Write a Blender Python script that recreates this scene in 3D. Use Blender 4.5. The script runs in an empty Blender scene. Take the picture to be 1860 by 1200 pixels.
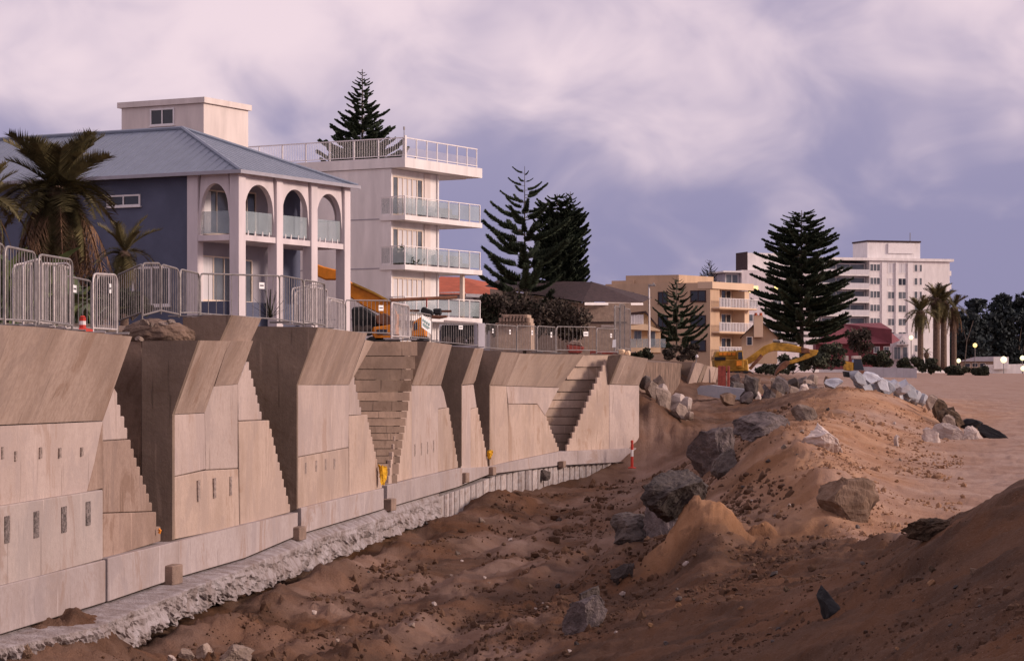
import bpy, bmesh, math, random
import numpy as np
from mathutils import Vector, Matrix

S = bpy.context.scene
C = S.collection
R = math.radians
# ------------------------------------------------------------------ camera
F, EYE, HV, CU = 4300.0, 5.0, 690.0, 930.0      # focal length in photo pixels, eye height, horizon row, middle column
cd = bpy.data.cameras.new('camera'); cam = bpy.data.objects.new('camera', cd); C.objects.link(cam)
cam.location = (0, 0, EYE); cam.rotation_euler = (R(90), 0, 0)
cd.sensor_width = 36; cd.lens = 36 * F / 1860; cd.shift_y = 90 / 1860; cd.clip_start = 0.5; cd.clip_end = 8000
S.camera = cam
S.view_settings.view_transform = 'Standard'; S.view_settings.look = 'None'
S.view_settings.exposure = 0.08; S.view_settings.gamma = 1.0; S.view_settings.use_curve_mapping = False
# ------------------------------------------------------------------ sky: dusk, pink cloud over lavender
SUN = Vector((0.97, -0.16, 0.36)).normalized()
W = bpy.data.worlds.new('World'); S.world = W; W.use_nodes = True
nt = W.node_tree; nt.nodes.clear(); N = nt.nodes.new; K = nt.links.new
def mathn(t, op, a, b=None, c=None):
    n = t.nodes.new('ShaderNodeMath'); n.operation = op
    for i, x in enumerate((a, b, c)):
        if x is None: continue
        if isinstance(x, (int, float)): n.inputs[i].default_value = x
        else: t.links.new(x, n.inputs[i])
    return n.outputs[0]
def maprange(t, x, a, b, c=0.0, d=1.0, smooth=True):
    n = t.nodes.new('ShaderNodeMapRange'); n.interpolation_type = 'SMOOTHSTEP' if smooth else 'LINEAR'
    t.links.new(x, n.inputs[0])
    for i, q in enumerate((a, b, c, d)): n.inputs[i + 1].default_value = q
    return n.outputs[0]
def noisen(t, vec, scale, detail=5, rough=.55, dist=0.0):
    n = t.nodes.new('ShaderNodeTexNoise'); n.inputs['Scale'].default_value = scale
    n.inputs['Detail'].default_value = detail; n.inputs['Roughness'].default_value = rough; n.inputs['Distortion'].default_value = dist
    if vec is not None: t.links.new(vec, n.inputs['Vector'])
    return n.outputs['Fac']
def mapn(t, vec, scale=(1, 1, 1), loc=(0, 0, 0), rot=(0, 0, 0)):
    n = t.nodes.new('ShaderNodeMapping'); n.inputs['Scale'].default_value = scale; n.inputs['Location'].default_value = loc
    n.inputs['Rotation'].default_value = rot; t.links.new(vec, n.inputs['Vector']); return n.outputs[0]
def ramp(t, fac, stops):
    n = t.nodes.new('ShaderNodeValToRGB'); e = n.color_ramp.elements
    while len(e) < len(stops): e.new(0.5)
    for q, (p, c) in zip(e, stops): q.position = p; q.color = (*c, 1)
    t.links.new(fac, n.inputs[0]); return n.outputs[0]
def mixc(t, fac, a, b, mode='MIX'):
    n = t.nodes.new('ShaderNodeMix'); n.data_type = 'RGBA'; n.blend_type = mode
    for i, x in ((0, fac), (6, a), (7, b)):
        if isinstance(x, (int, float)): n.inputs[i].default_value = x
        elif isinstance(x, tuple): n.inputs[i].default_value = (*x, 1)
        else: t.links.new(x, n.inputs[i])
    return n.outputs[2]
tc = N('ShaderNodeTexCoord'); sep = N('ShaderNodeSeparateXYZ'); K(tc.outputs['Generated'], sep.inputs[0])
Z = sep.outputs[2]
big = noisen(nt, mapn(nt, tc.outputs['Generated'], (6, 6, 8), (3.1, 1.2, 0.35), (0, R(24), 0)), 1.0, 4, .5, .3)
fin = noisen(nt, mapn(nt, tc.outputs['Generated'], (17, 17, 26), (0.4, 7.2, 2.0), (0, R(38), 0)), 1.0, 4, .5, .5)
lift = maprange(nt, Z, .04, .15, -.22, .16)
cov = mathn(nt, 'ADD', mathn(nt, 'ADD', mathn(nt, 'MULTIPLY', big, .95), mathn(nt, 'MULTIPLY', fin, .62)), lift)
cl = maprange(nt, cov, .60, 1.06)
base = ramp(nt, maprange(nt, Z, 0, .5, 0, 1, False), [(0, (.285, .268, .45)), (.13, (.30, .275, .46)), (.3, (.42, .36, .52)), (1, (.37, .34, .52))])
skyc = mixc(nt, cl, base, (.92, .735, .80))
bg = N('ShaderNodeBackground'); K(skyc, bg.inputs[0]); bg.inputs[1].default_value = 1.0
st = N('ShaderNodeTexSky'); st.sky_type = 'NISHITA'; st.sun_disc = False
st.sun_elevation = math.asin(SUN.z); st.sun_rotation = math.atan2(SUN.x, SUN.y)
bg2 = N('ShaderNodeBackground'); K(st.outputs[0], bg2.inputs[0]); bg2.inputs[1].default_value = 0.05
mx = N('ShaderNodeMixShader'); mx.inputs[0].default_value = .12; K(bg.outputs[0], mx.inputs[1]); K(bg2.outputs[0], mx.inputs[2])
wo = N('ShaderNodeOutputWorld'); K(mx.outputs[0], wo.inputs[0])
sl = bpy.data.lights.new('sun', 'SUN'); sl.energy = 3.2; sl.angle = R(13); sl.color = (1.0, .775, .66)
so = bpy.data.objects.new('sun', sl); C.objects.link(so); so.rotation_euler = SUN.to_track_quat('Z', 'Y').to_euler(); so.location = (40, -20, 40)

# ------------------------------------------------------------------ helpers
rnd = random.Random(7)
def P(u, v, Y):                       # the point at distance Y that the photograph shows at column u, row v
    return Vector(((u - CU) / F * Y, Y, EYE - (v - HV) / F * Y))
ORI = {}
def tag(o, label=None, cat=None, group=None, kind=None):
    for k, x in (('label', label), ('category', cat), ('group', group), ('kind', kind)):
        if x: o[k] = x
    return o
def thing(name, label, cat, loc=(0, 0, 0), group=None):
    o = bpy.data.objects.new(name, None); C.objects.link(o); o.location = loc; o.empty_display_size = .2
    ORI[o.name] = Vector(loc)
    return tag(o, label, cat, group)
def origin(o):
    while o is not None:
        if o.name in ORI: return ORI[o.name]
        o = o.parent
    return Vector((0, 0, 0))
class MB:
    def __init__(s): s.v = []; s.f = []
    def add(s, vs, fs):
        k = len(s.v); s.v += [Vector(q) for q in vs]; s.f += [tuple(i + k for i in f) for f in fs]
    def box8(s, p):                   # p: 4 bottom corners then 4 top corners
        s.add(p, [(3, 2, 1, 0), (4, 5, 6, 7), (0, 1, 5, 4), (1, 2, 6, 5), (2, 3, 7, 6), (3, 0, 4, 7)])
    def box(s, c, d, M=None):
        x, y, z = d[0] / 2, d[1] / 2, d[2] / 2
        p = [Vector(q) for q in ((-x, -y, -z), (x, -y, -z), (x, y, -z), (-x, y, -z), (-x, -y, z), (x, -y, z), (x, y, z), (-x, y, z))]
        if M is not None: p = [M @ q for q in p]
        s.box8([q + Vector(c) for q in p])
    def prism(s, pts, ext):
        n = len(pts); e = Vector(ext); pts = [Vector(q) for q in pts]
        s.add(pts + [q + e for q in pts], [tuple(range(n)), tuple(range(2 * n - 1, n - 1, -1))] + [(i, i + n, (i + 1) % n + n, (i + 1) % n) for i in range(n)])
    def tube(s, path, r, n=6, r1=None, cap=True):
        path = [Vector(q) for q in path]; m = len(path); vs = []; fs = []
        up = None
        for i, p in enumerate(path):
            t = (path[min(i + 1, m - 1)] - path[max(i - 1, 0)]).normalized()
            if up is None: up = t.orthogonal().normalized()
            up = (up - t * up.dot(t)).normalized() if (up - t * up.dot(t)).length > 1e-5 else t.orthogonal().normalized()
            w = t.cross(up); rr = r if r1 is None else r + (r1 - r) * i / (m - 1)
            for k in range(n):
                a = 2 * math.pi * k / n; vs.append(p + up * math.cos(a) * rr + w * math.sin(a) * rr)
        for i in range(m - 1):
            for k in range(n): fs.append((i * n + k, i * n + (k + 1) % n, (i + 1) * n + (k + 1) % n, (i + 1) * n + k))
        if cap: fs += [tuple(range(n - 1, -1, -1)), tuple(range((m - 1) * n, m * n))]
        s.add(vs, fs)
    def lathe(s, c, prof, n=10):      # prof: (radius, z)
        vs = []; fs = []; c = Vector(c)
        for r, z in prof:
            for k in range(n): a = 2 * math.pi * k / n; vs.append(c + Vector((r * math.cos(a), r * math.sin(a), z)))
        for i in range(len(prof) - 1):
            for k in range(n): fs.append((i * n + k, i * n + (k + 1) % n, (i + 1) * n + (k + 1) % n, (i + 1) * n + k))
        fs += [tuple(range(n - 1, -1, -1)), tuple(range((len(prof) - 1) * n, len(prof) * n))]
        s.add(vs, fs)
    def build(s, name, mat, parent=None, smooth=False, bevel=0):
        o0 = origin(parent); me = bpy.data.meshes.new(name)
        if parent is None and s.v:    # a thing of one mesh: origin at its base centre
            a = np.array(s.v); o0 = Vector((a[:, 0].mean(), a[:, 1].mean(), a[:, 2].min()))
        me.from_pydata([q - o0 for q in s.v], [], s.f)
        bm = bmesh.new(); bm.from_mesh(me)
        big = [f for f in bm.faces if len(f.verts) > 4]
        if big: bmesh.ops.triangulate(bm, faces=big)
        bmesh.ops.recalc_face_normals(bm, faces=bm.faces); bm.to_mesh(me); bm.free()
        if smooth: me.polygons.foreach_set('use_smooth', [True] * len(me.polygons))
        me.materials.append(mat); o = bpy.data.objects.new(name, me); C.objects.link(o)
        if parent is not None: o.parent = parent
        else: o.location = o0
        if bevel:
            b = o.modifiers.new('bevel', 'BEVEL'); b.width = bevel; b.segments = 1; b.limit_method = 'ANGLE'
        return o
def tris(name, V, mat, parent=None, kind=None):           # consecutive triples of V are triangles
    V = np.asarray(V, dtype=np.float32).reshape(-1, 3); o0 = origin(parent)
    me = bpy.data.meshes.new(name); n = len(V)
    me.vertices.add(n); me.vertices.foreach_set('co', (V - np.array(o0, dtype=np.float32)).ravel())
    me.loops.add(n); me.loops.foreach_set('vertex_index', np.arange(n, dtype=np.int32))
    me.polygons.add(n // 3); me.polygons.foreach_set('loop_start', np.arange(0, n, 3, dtype=np.int32))
    me.polygons.foreach_set('loop_total', np.full(n // 3, 3, dtype=np.int32)); me.update(calc_edges=True)
    me.materials.append(mat); o = bpy.data.objects.new(name, me); C.objects.link(o)
    if parent is not None: o.parent = parent
    if kind: o['kind'] = kind
    return o
def link_copy(src, parent, name=None):
    c = src.copy(); C.objects.link(c); c.parent = parent
    return c

# ------------------------------------------------------------------ materials
def M(name, col, rough=.85, var=.18, scale=2.0, bump=0.0, bscale=25.0, stretch=(1, 1, 1), metal=0.0, spec=.3, col2=None, emit=None, estr=0.0, alpha=1.0, rand=0.0, obj=False):
    m = bpy.data.materials.new(name); m.use_nodes = True; t = m.node_tree; b = t.nodes['Principled BSDF']
    b.inputs['Roughness'].default_value = rough; b.inputs['Metallic'].default_value = metal; b.inputs['Specular IOR Level'].default_value = spec
    if obj: pos = t.nodes.new('ShaderNodeTexCoord').outputs['Object']
    else: pos = t.nodes.new('ShaderNodeNewGeometry').outputs['Position']
    v = mapn(t, pos, stretch)
    n = noisen(t, v, scale, 6, .6, .2)
    if col2 is None: col2 = tuple(c * (1 - 2 * var) for c in col); col = tuple(min(1, c * (1 + var)) for c in col)
    c = ramp(t, n, [(.3, col2), (.7, col)])
    if rand:
        oi = t.nodes.new('ShaderNodeObjectInfo'); g = maprange(t, oi.outputs['Random'], 0, 1, 1 - rand, 1 + rand, False)
        vm = t.nodes.new('ShaderNodeVectorMath'); vm.operation = 'SCALE'; t.links.new(c, vm.inputs[0]); t.links.new(g, vm.inputs['Scale']); c = vm.outputs[0]
    t.links.new(c, b.inputs['Base Color'])
    if bump:
        bn = t.nodes.new('ShaderNodeBump'); bn.inputs['Strength'].default_value = min(1, bump); bn.inputs['Distance'].default_value = .05 * max(1, bump)
        t.links.new(noisen(t, v, bscale, 5, .65), bn.inputs['Height']); t.links.new(bn.outputs[0], b.inputs['Normal'])
    if emit: b.inputs['Emission Color'].default_value = (*emit, 1); b.inputs['Emission Strength'].default_value = estr
    if alpha < 1: b.inputs['Alpha'].default_value = alpha
    return m
def concrete(name, a, bcol, dark, along='Y', stain=.5, spread=.09):
    m = bpy.data.materials.new(name); m.use_nodes = True; t = m.node_tree; b = t.nodes['Principled BSDF']
    b.inputs['Roughness'].default_value = .9; b.inputs['Specular IOR Level'].default_value = .2
    pos = t.nodes.new('ShaderNodeNewGeometry').outputs['Position']
    oi = t.nodes.new('ShaderNodeObjectInfo')
    off = t.nodes.new('ShaderNodeVectorMath'); off.operation = 'SCALE'; off.inputs[0].default_value = (17, 23, 31); t.links.new(oi.outputs['Random'], off.inputs['Scale'])
    sh = t.nodes.new('ShaderNodeVectorMath'); sh.operation = 'ADD'; t.links.new(pos, sh.inputs[0]); t.links.new(off.outputs[0], sh.inputs[1])
    sx = (.3, 3.4, .3) if along == 'Y' else (3.4, 2, .3)
    streak = noisen(t, mapn(t, sh.outputs[0], sx), 1.0, 6, .72, .15)
    wide = noisen(t, mapn(t, sh.outputs[0], tuple(q * .22 if q > 1 else .5 for q in sx)), 1.0, 3, .5)
    blot = noisen(t, mapn(t, sh.outputs[0], (1, 1, .55)), 1.15, 6, .68, .5); pat = noisen(t, mapn(t, sh.outputs[0], (.5, .5, .3)), 1.3, 5, .7, .8)
    gr = noisen(t, pos, 9, 5, .7)
    c = mixc(t, maprange(t, mathn(t, 'ADD', mathn(t, 'MULTIPLY', streak, .26), mathn(t, 'MULTIPLY', gr, .74)), .32, .68), bcol, a)
    c = mixc(t, mathn(t, 'MULTIPLY', maprange(t, wide, .42, .66), stain), c, dark)
    c = mixc(t, mathn(t, 'MULTIPLY', maprange(t, blot, .5, .75), .4), c, tuple(min(1, q * 1.12) for q in a))
    c = mixc(t, mathn(t, 'MULTIPLY', maprange(t, pat, .50, .60), .55), c, tuple(q * k for q, k in zip(bcol, (.86, .88, .92))))
    c = mixc(t, mathn(t, 'MULTIPLY', maprange(t, pat, .44, .36), .5), c, tuple(q * k for q, k in zip(dark, (1.0, .88, .78))))
    c = mixc(t, mathn(t, 'MULTIPLY', maprange(t, gr, .62, .74), .35), c, tuple(q * .6 for q in dark))
    drip = noisen(t, mapn(t, sh.outputs[0], tuple(q * 2.2 if q > 1 else .6 for q in sx)), 1.0, 2, .5)
    c = mixc(t, mathn(t, 'MULTIPLY', maprange(t, drip, .66, .74), .5), c, tuple(min(1, q * 1.35) for q in a))
    c = mixc(t, mathn(t, 'MULTIPLY', maprange(t, drip, .34, .27), .45), c, tuple(q * .5 for q in dark))
    g = maprange(t, oi.outputs['Random'], 0, 1, 1 - spread, 1 + spread, False)
    vm = t.nodes.new('ShaderNodeVectorMath'); vm.operation = 'SCALE'; t.links.new(c, vm.inputs[0]); t.links.new(g, vm.inputs['Scale'])
    t.links.new(vm.outputs[0], b.inputs['Base Color'])
    bn = t.nodes.new('ShaderNodeBump'); bn.inputs['Strength'].default_value = .5; bn.inputs['Distance'].default_value = .03
    hh = mathn(t, 'ADD', mathn(t, 'MULTIPLY', streak, .7), mathn(t, 'MULTIPLY', noisen(t, pos, 14, 4, .7), .6))
    t.links.new(hh, bn.inputs['Height']); t.links.new(bn.outputs[0], b.inputs['Normal'])
    return m
mt = {}
mt['conc'] = concrete('concrete_pale', (.46, .355, .295), (.39, .295, .245), (.27, .195, .15), stain=.45)
mt['conc_pink'] = concrete('concrete_pink', (.45, .365, .33), (.385, .305, .275), (.295, .225, .195), stain=.35)
mt['conc_grey'] = concrete('concrete_grey', (.38, .32, .30), (.33, .28, .26), (.25, .20, .185), stain=.35)
mt['conc_brown'] = concrete('concrete_brown', (.33, .24, .195), (.255, .18, .145), (.17, .115, .088), stain=.6)
mt['conc_defl'] = concrete('concrete_deflector', (.40, .305, .255), (.30, .22, .18), (.21, .148, .115), stain=.6)
mt['conc_side_shade'] = concrete('concrete_return_shade', (.25, .185, .145), (.20, .145, .11), (.125, .09, .068), along='X', stain=.6)  # darker concrete: shade of the faces turned from the sun is in the colour
mt['conc_step'] = concrete('concrete_step', (.26, .185, .145), (.20, .14, .108), (.07, .046, .034), along='X', stain=.5, spread=.26)  # muddy brown, darkened further with the shade inside the notch
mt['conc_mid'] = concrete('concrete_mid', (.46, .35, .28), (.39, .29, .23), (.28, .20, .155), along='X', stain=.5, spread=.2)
mt['plinth'] = concrete('concrete_plinth', (.40, .345, .34), (.335, .28, .27), (.27, .205, .18), stain=.45)
mt['block'] = M('concrete_block', (.27, .19, .15), bump=.5)
mt['slot'] = M('rough_grout', (.24, .20, .19), .95, .45, 14, 1.0, 30)
mt['slotf'] = M('faint_grout', (.34, .27, .24), .95, .3, 14, .6, 30)
mt['pile'] = M('pile_white', (.46, .43, .44), .9, .25, 6, .5, 20, col2=(.26, .20, .17), rand=.2)
mt['ledge'] = M('rough_ledge', (.40, .365, .38), .95, .2, 2.6, 1.0, 12, col2=(.20, .155, .14))
mt['rockdark'] = M('rock_dark', (.13, .105, .095), .9, .3, 2.2, 1.6, 6, col2=(.040, .032, .031), rand=.25)
mt['rockblue'] = M('rock_grey', (.205, .165, .16), .9, .3, 3.2, 1.6, 9, col2=(.065, .052, .052), rand=.2)
mt['rocktan'] = M('rock_tan', (.34, .265, .22), .9, .25, 2.2, 1.4, 7, col2=(.15, .11, .088), rand=.3)
mt['rockbrown'] = M('rock_brown', (.25, .165, .115), .9, .3, 1.5, .9, 8, col2=(.12, .075, .05), stretch=(3, 3, .6))
mt['rockpale'] = M('rock_pale', (.55, .47, .43), .9, .15, 1.5, .6, 8, col2=(.34, .27, .24), rand=.15)
mt['bag'] = M('bag_grey', (.40, .40, .43), .8, .15, 3, .6, 10, col2=(.30, .32, .37), rand=.3)
mt['clod'] = M('clod', (.30, .165, .085), .95, .3, 2.5, 1.0, 7, col2=(.14, .075, .04))
mt['weed'] = M('weed_dark', (.10, .065, .042), .95, .4, 5, 1.0, 12)
mt['steel'] = M('galvanised', (.27, .245, .235), .5, .18, 6, metal=.35, rand=.15)
mt['steeld'] = M('galvanised_dull', (.24, .215, .21), .6, .2, 6, metal=.3, rand=.15)
mt['steelw'] = M('galvanised_pale', (.52, .47, .455), .5, .15, 6, metal=.2, rand=.12)
mt['white'] = M('white_paint', (.74, .70, .69), .6, .05, 3)
mt['cream'] = M('cream_paint', (.68, .60, .56), .8, .085, 1.3, .2, 40, stretch=(1, 1, .22))
mt['whitewall'] = M('white_render', (.74, .70, .685), .8, .085, 1.3, .2, 40, stretch=(1, 1, .22))
mt['lilac'] = M('pale_render', (.64, .575, .585), .8, .085, 1.3, .2, 40, stretch=(1, 1, .22))
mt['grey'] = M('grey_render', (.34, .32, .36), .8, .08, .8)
mt['blue'] = M('blue_render', (.098, .110, .165), .85, .10, .7, .4, 30)
mt['roof'] = M('roof_blue', (.215, .245, .305), .5, .06, .6, .35, 6, stretch=(3, 3, .1), metal=.1)
mt['gutter'] = M('gutter', (.34, .33, .37), .5, .06)
mt['glassdark'] = M('glass_dark', (.025, .028, .035), .12, .2, .5, spec=.6)
mt['glasspane'] = M('glass_pane', (.13, .14, .15), .10, .25, .6, spec=.7)
mt['glassclear'] = M('glass_rail', (.40, .47, .49), .08, .1, .8, spec=.6, alpha=.45)
mt['curtain'] = M('curtain', (.62, .60, .62), .9, .12, 1, stretch=(14, 14, .05), bump=.5, bscale=1)
mt['frame'] = M('frame_cream', (.70, .58, .48), .6, .05)
mt['tanrender'] = M('tan_render', (.50, .35, .235), .85, .09, .8, .2, 20, stretch=(1, 1, .25))
mt['tanlight'] = M('tan_light', (.64, .47, .33), .85, .05, .3)
mt['brick'] = M('brick_wall', (.42, .31, .235), .9, .15, 4, .4, 12)
mt['tileroof'] = M('tile_roof', (.055, .032, .032), .85, .25, 3, .6, 10)
mt['redtile'] = M('red_tile', (.40, .095, .045), .8, .15, 2, .4, 8)
mt['maroon'] = M('maroon_roof', (.18, .045, .055), .8, .15, .6)
mt['yellowwall'] = M('yellow_wall', (.85, .63, .41), .8, .05)
mt['orange'] = M('orange_paint', (.72, .24, .022), .55, .12, 2)
mt['yellow'] = M('yellow_paint', (.46, .25, .035), .65, .28, 1.8)
mt['black'] = M('black_rubber', (.022, .022, .024), .75, .2, 3)
mt['rust'] = M('rust_brown', (.19, .085, .05), .85, .3, 3)
mt['red'] = M('red_paint', (.50, .045, .03), .6, .1)
mt['redrust'] = M('red_rust', (.30, .065, .05), .8, .25, 4)
mt['yellowcloth'] = M('yellow_cloth', (.75, .42, .03), .9, .25, 7)
mt['bark'] = M('bark', (.11, .085, .07), .95, .3, 4, .8, 10)
mt['palmbark'] = M('palm_bark', (.15, .10, .075), .95, .3, 5, .8, 14)
mt['pine'] = M('pine_needles', (.068, .092, .052), .8, .4, .5, rand=.1)
mt['pine2'] = M('pine_needles_dark', (.056, .076, .045), .8, .4, .5)
mt['fargreen'] = M('far_foliage', (.030, .040, .042), .9, .35, .15)
mt['frond'] = M('palm_green', (.125, .105, .045), .7, .4, 1.5, rand=.35)
mt['frondd'] = M('palm_dead', (.21, .125, .075), .9, .35, 2, rand=.4)
mt['leaf'] = M('broad_leaf', (.11, .14, .055), .5, .3, 2, rand=.4)
mt['scrub'] = M('scrub_brown', (.075, .058, .045), .95, .4, .6)
mt['scrubg'] = M('scrub_green', (.06, .065, .042), .95, .4, .5)
mt['lamp'] = M('lamp_glow', (.9, .85, .6), .5, emit=(1.0, .93, .52), estr=1.25)
mt['lampo'] = M('lamp_glow_orange', (.9, .7, .4), .5, emit=(1.0, .70, .22), estr=1.4)
mt['litwin'] = M('lit_window', (.9, .8, .4), .5, emit=(1.0, .74, .24), estr=1.3)
mt['ply'] = M('sign_white', (.80, .80, .80), .6, .02)
mt['signtext'] = M('sign_text', (.25, .42, .40), .7, .05)
mt['darktext'] = M('sign_text_dark', (.10, .09, .10), .7, .05)

# ------------------------------------------------------------------ the ground: sand, trench, mounds and beach in one sheet
G = [ # (column, row, distance) of points where the ground stands
 (-300,1290,31),(0,1192,36.6),(120,1146,39.3),(190,1180,38.5),(242,1190,40.5),(348,1128,45.5),(484,1077,52.5),(581,1040,59),(677,998,67.6),(793,951,80),(900,902,93),(1000,868,104),(1148,851,107.5),
 (1185,820,109),(1250,782,112),(1280,745,126),(500,1170,44),(700,1080,54),(650,1030,60),(760,985,70),(880,915,86),(850,1000,67),(1000,930,84),(1100,890,97),(1150,985,64),(1100,1000,60),(1000,1050,54),(900,1100,48),
 (1030,1140,40),(900,1200,37),(700,1200,38.5),(500,1215,39),(300,1215,38.5),(1195,915,80),(1195,962,66),
 (1265,950,50),(1225,978,51),(1310,965,50.5),(1195,1045,49),(1385,965,51),(1345,1000,46),(1330,905,62),(1380,925,56),(1440,818,64),(1485,862,57),(1520,905,53),(1410,785,72),(1480,760,84),(1560,703,105),(1640,724,108),(1700,750,112),
 (1310,862,78),(1250,850,92),(1350,792,86),(1400,752,100),(1440,735,115),(1300,766,116),(1500,702,126),(1380,850,70),
 (1600,900,57),(1560,850,68),(1600,830,76),(1540,838,70),(1420,900,58),(1450,940,52),(1560,946,52),(1650,800,88),(1800,800,90),(1700,768,102),(1800,775,102),(1860,760,110),(1900,900,60),(1740,942,54),(1750,722,150),(1860,722,150),(1600,702,200),(1700,693,260),
 (1860,691,260),(1660,684,330),(1860,681,420),(1700,679,420),(1500,691,220),(1560,686,240),(1700,676,600),(1860,677,600),(1400,679,300),
 (1350,677,195),(1320,728,138),(1440,728,140),(1380,715,150),(1240,718,140),(1200,738,120),(1180,768,112),(1165,700,115),(1180,652,152),(1260,690,165),(1000,660,170),
 (1860,874,26),(1740,947,31),(1640,1014,36),(1860,905,44),(1740,965,44),(1650,985,45),(1860,1200,13),(1700,1200,16),(1500,1200,20.5),(1300,1200,25.5),(1100,1200,31.5),(1860,1040,18.5),(1700,1080,22.5),(1500,1085,29),
 (1300,1085,36),(1150,1105,40),(1500,995,43),(1400,1015,43),(1060,1135,38),(1240,1035,46),(2300,1000,14),(2300,800,26),(2300,1300,9),(1860,1400,8),(1000,1500,16),(0,1500,22),(2400,765,100),(2400,722,200),(2600,820,70),
 (-100,1180,45),(100,1090,55),(300,1020,65),(400,960,80),(600,860,100),(3000,1000,10),(3500,722,200),(4500,677,700),(-1500,680,700),(-2000,1100,40),(0,676,1500),(1860,678,1500),(4500,678,1500),(-2000,676,1500),(-2000,700,300)]
g = np.array(G, float)
gx = np.c_[g[:, 0] / 400, np.log(g[:, 2]) * 4]; gz = -(g[:, 1] - HV) / F * g[:, 2]
kern = lambda d: np.sqrt(d * d + .03)
n = len(g); A = np.zeros((n + 3, n + 3)); dd = np.linalg.norm(gx[:, None] - gx[None], axis=2)
A[:n, :n] = kern(dd) - np.eye(n) * 0.012; A[:n, n] = 1; A[:n, n + 1:] = gx; A[n, :n] = 1; A[n + 1:, :n] = gx.T
sol = np.linalg.solve(A, np.r_[gz, 0, 0, 0])
def hash2(ix, iy, seed):
    h = (ix.astype(np.int64) * 374761393 + iy.astype(np.int64) * 668265263 + seed * 974634) & 0x7fffffff
    h = ((h ^ (h >> 13)) * 1274126177) & 0x7fffffff
    return ((h ^ (h >> 16)) & 0xffff) / 65535.0
def vnoise(x, y, seed=0):
    ix = np.floor(x); iy = np.floor(y); fx = x - ix; fy = y - iy
    fx = fx * fx * fx * (fx * (fx * 6 - 15) + 10); fy = fy * fy * fy * (fy * (fy * 6 - 15) + 10)
    a = hash2(ix, iy, seed); b = hash2(ix + 1, iy, seed); c = hash2(ix, iy + 1, seed); d = hash2(ix + 1, iy + 1, seed)
    return (a + (b - a) * fx) * (1 - fy) + (c + (d - c) * fx) * fy
def fbm(x, y, o=4, seed=0, gain=.5):
    s = 0; a = 1; t = 0
    for i in range(o): s = s + a * vnoise(x, y, seed + i); t += a; a *= gain; x = x * 2.03 + 5.1; y = y * 2.03 + 9.7
    return s / t - .5
def ridged(x, y, o=3, seed=0):
    s = 0; a = 1; t = 0
    for i in range(o): s = s + a * (1 - abs(2 * vnoise(x, y, seed + i) - 1)); t += a; a *= .5; x = x * 2.1 + 3.3; y = y * 2.1 + 1.7
    return s / t
UC = [(8, 3500), (24, 2300), (31, 1800), (38, 1680), (45, 1560), (50, 1500), (57, 1478), (64, 1438), (72, 1415), (84, 1475), (105, 1545), (118, 1600), (135, 1530), (160, 1480), (300, 1380), (1500, 1300)]
FEAT = [(1258, 945, 50, 1.15, .36, .6), (1300, 960, 50, .8, .22, .6), (1385, 950, 51, .33, .34, .5), (1225, 990, 50, .7, .3, 1), (1440, 830, 64, 1.3, .30, 1.0), (1490, 872, 57, 1.0, .25, .8), (1360, 880, 64, .8, .25, .7),
        (90, 1150, 38.6, 1.3, .35, .8), (180, 1150, 39.2, 1.0, .30, .8), (20, 1190, 37.2, 1.0, .3, .8), (640, 1060, 58, 1.6, 0.27, 1), (560, 1110, 51, 1.3, 0.24, 1), (820, 950, 78, 2.2, 0.27, 1), (900, 915, 88, 2.4, 0.24, 1), (740, 1000, 66, 1.6, 0.21, 1), (460, 1160, 45, 1.0, .35, 1),
        (1190, 800, 112, 2.5, .8, 1), (1690, 960, 38, .9, .3, .8), (1610, 985, 42, .9, .3, 1)]
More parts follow.
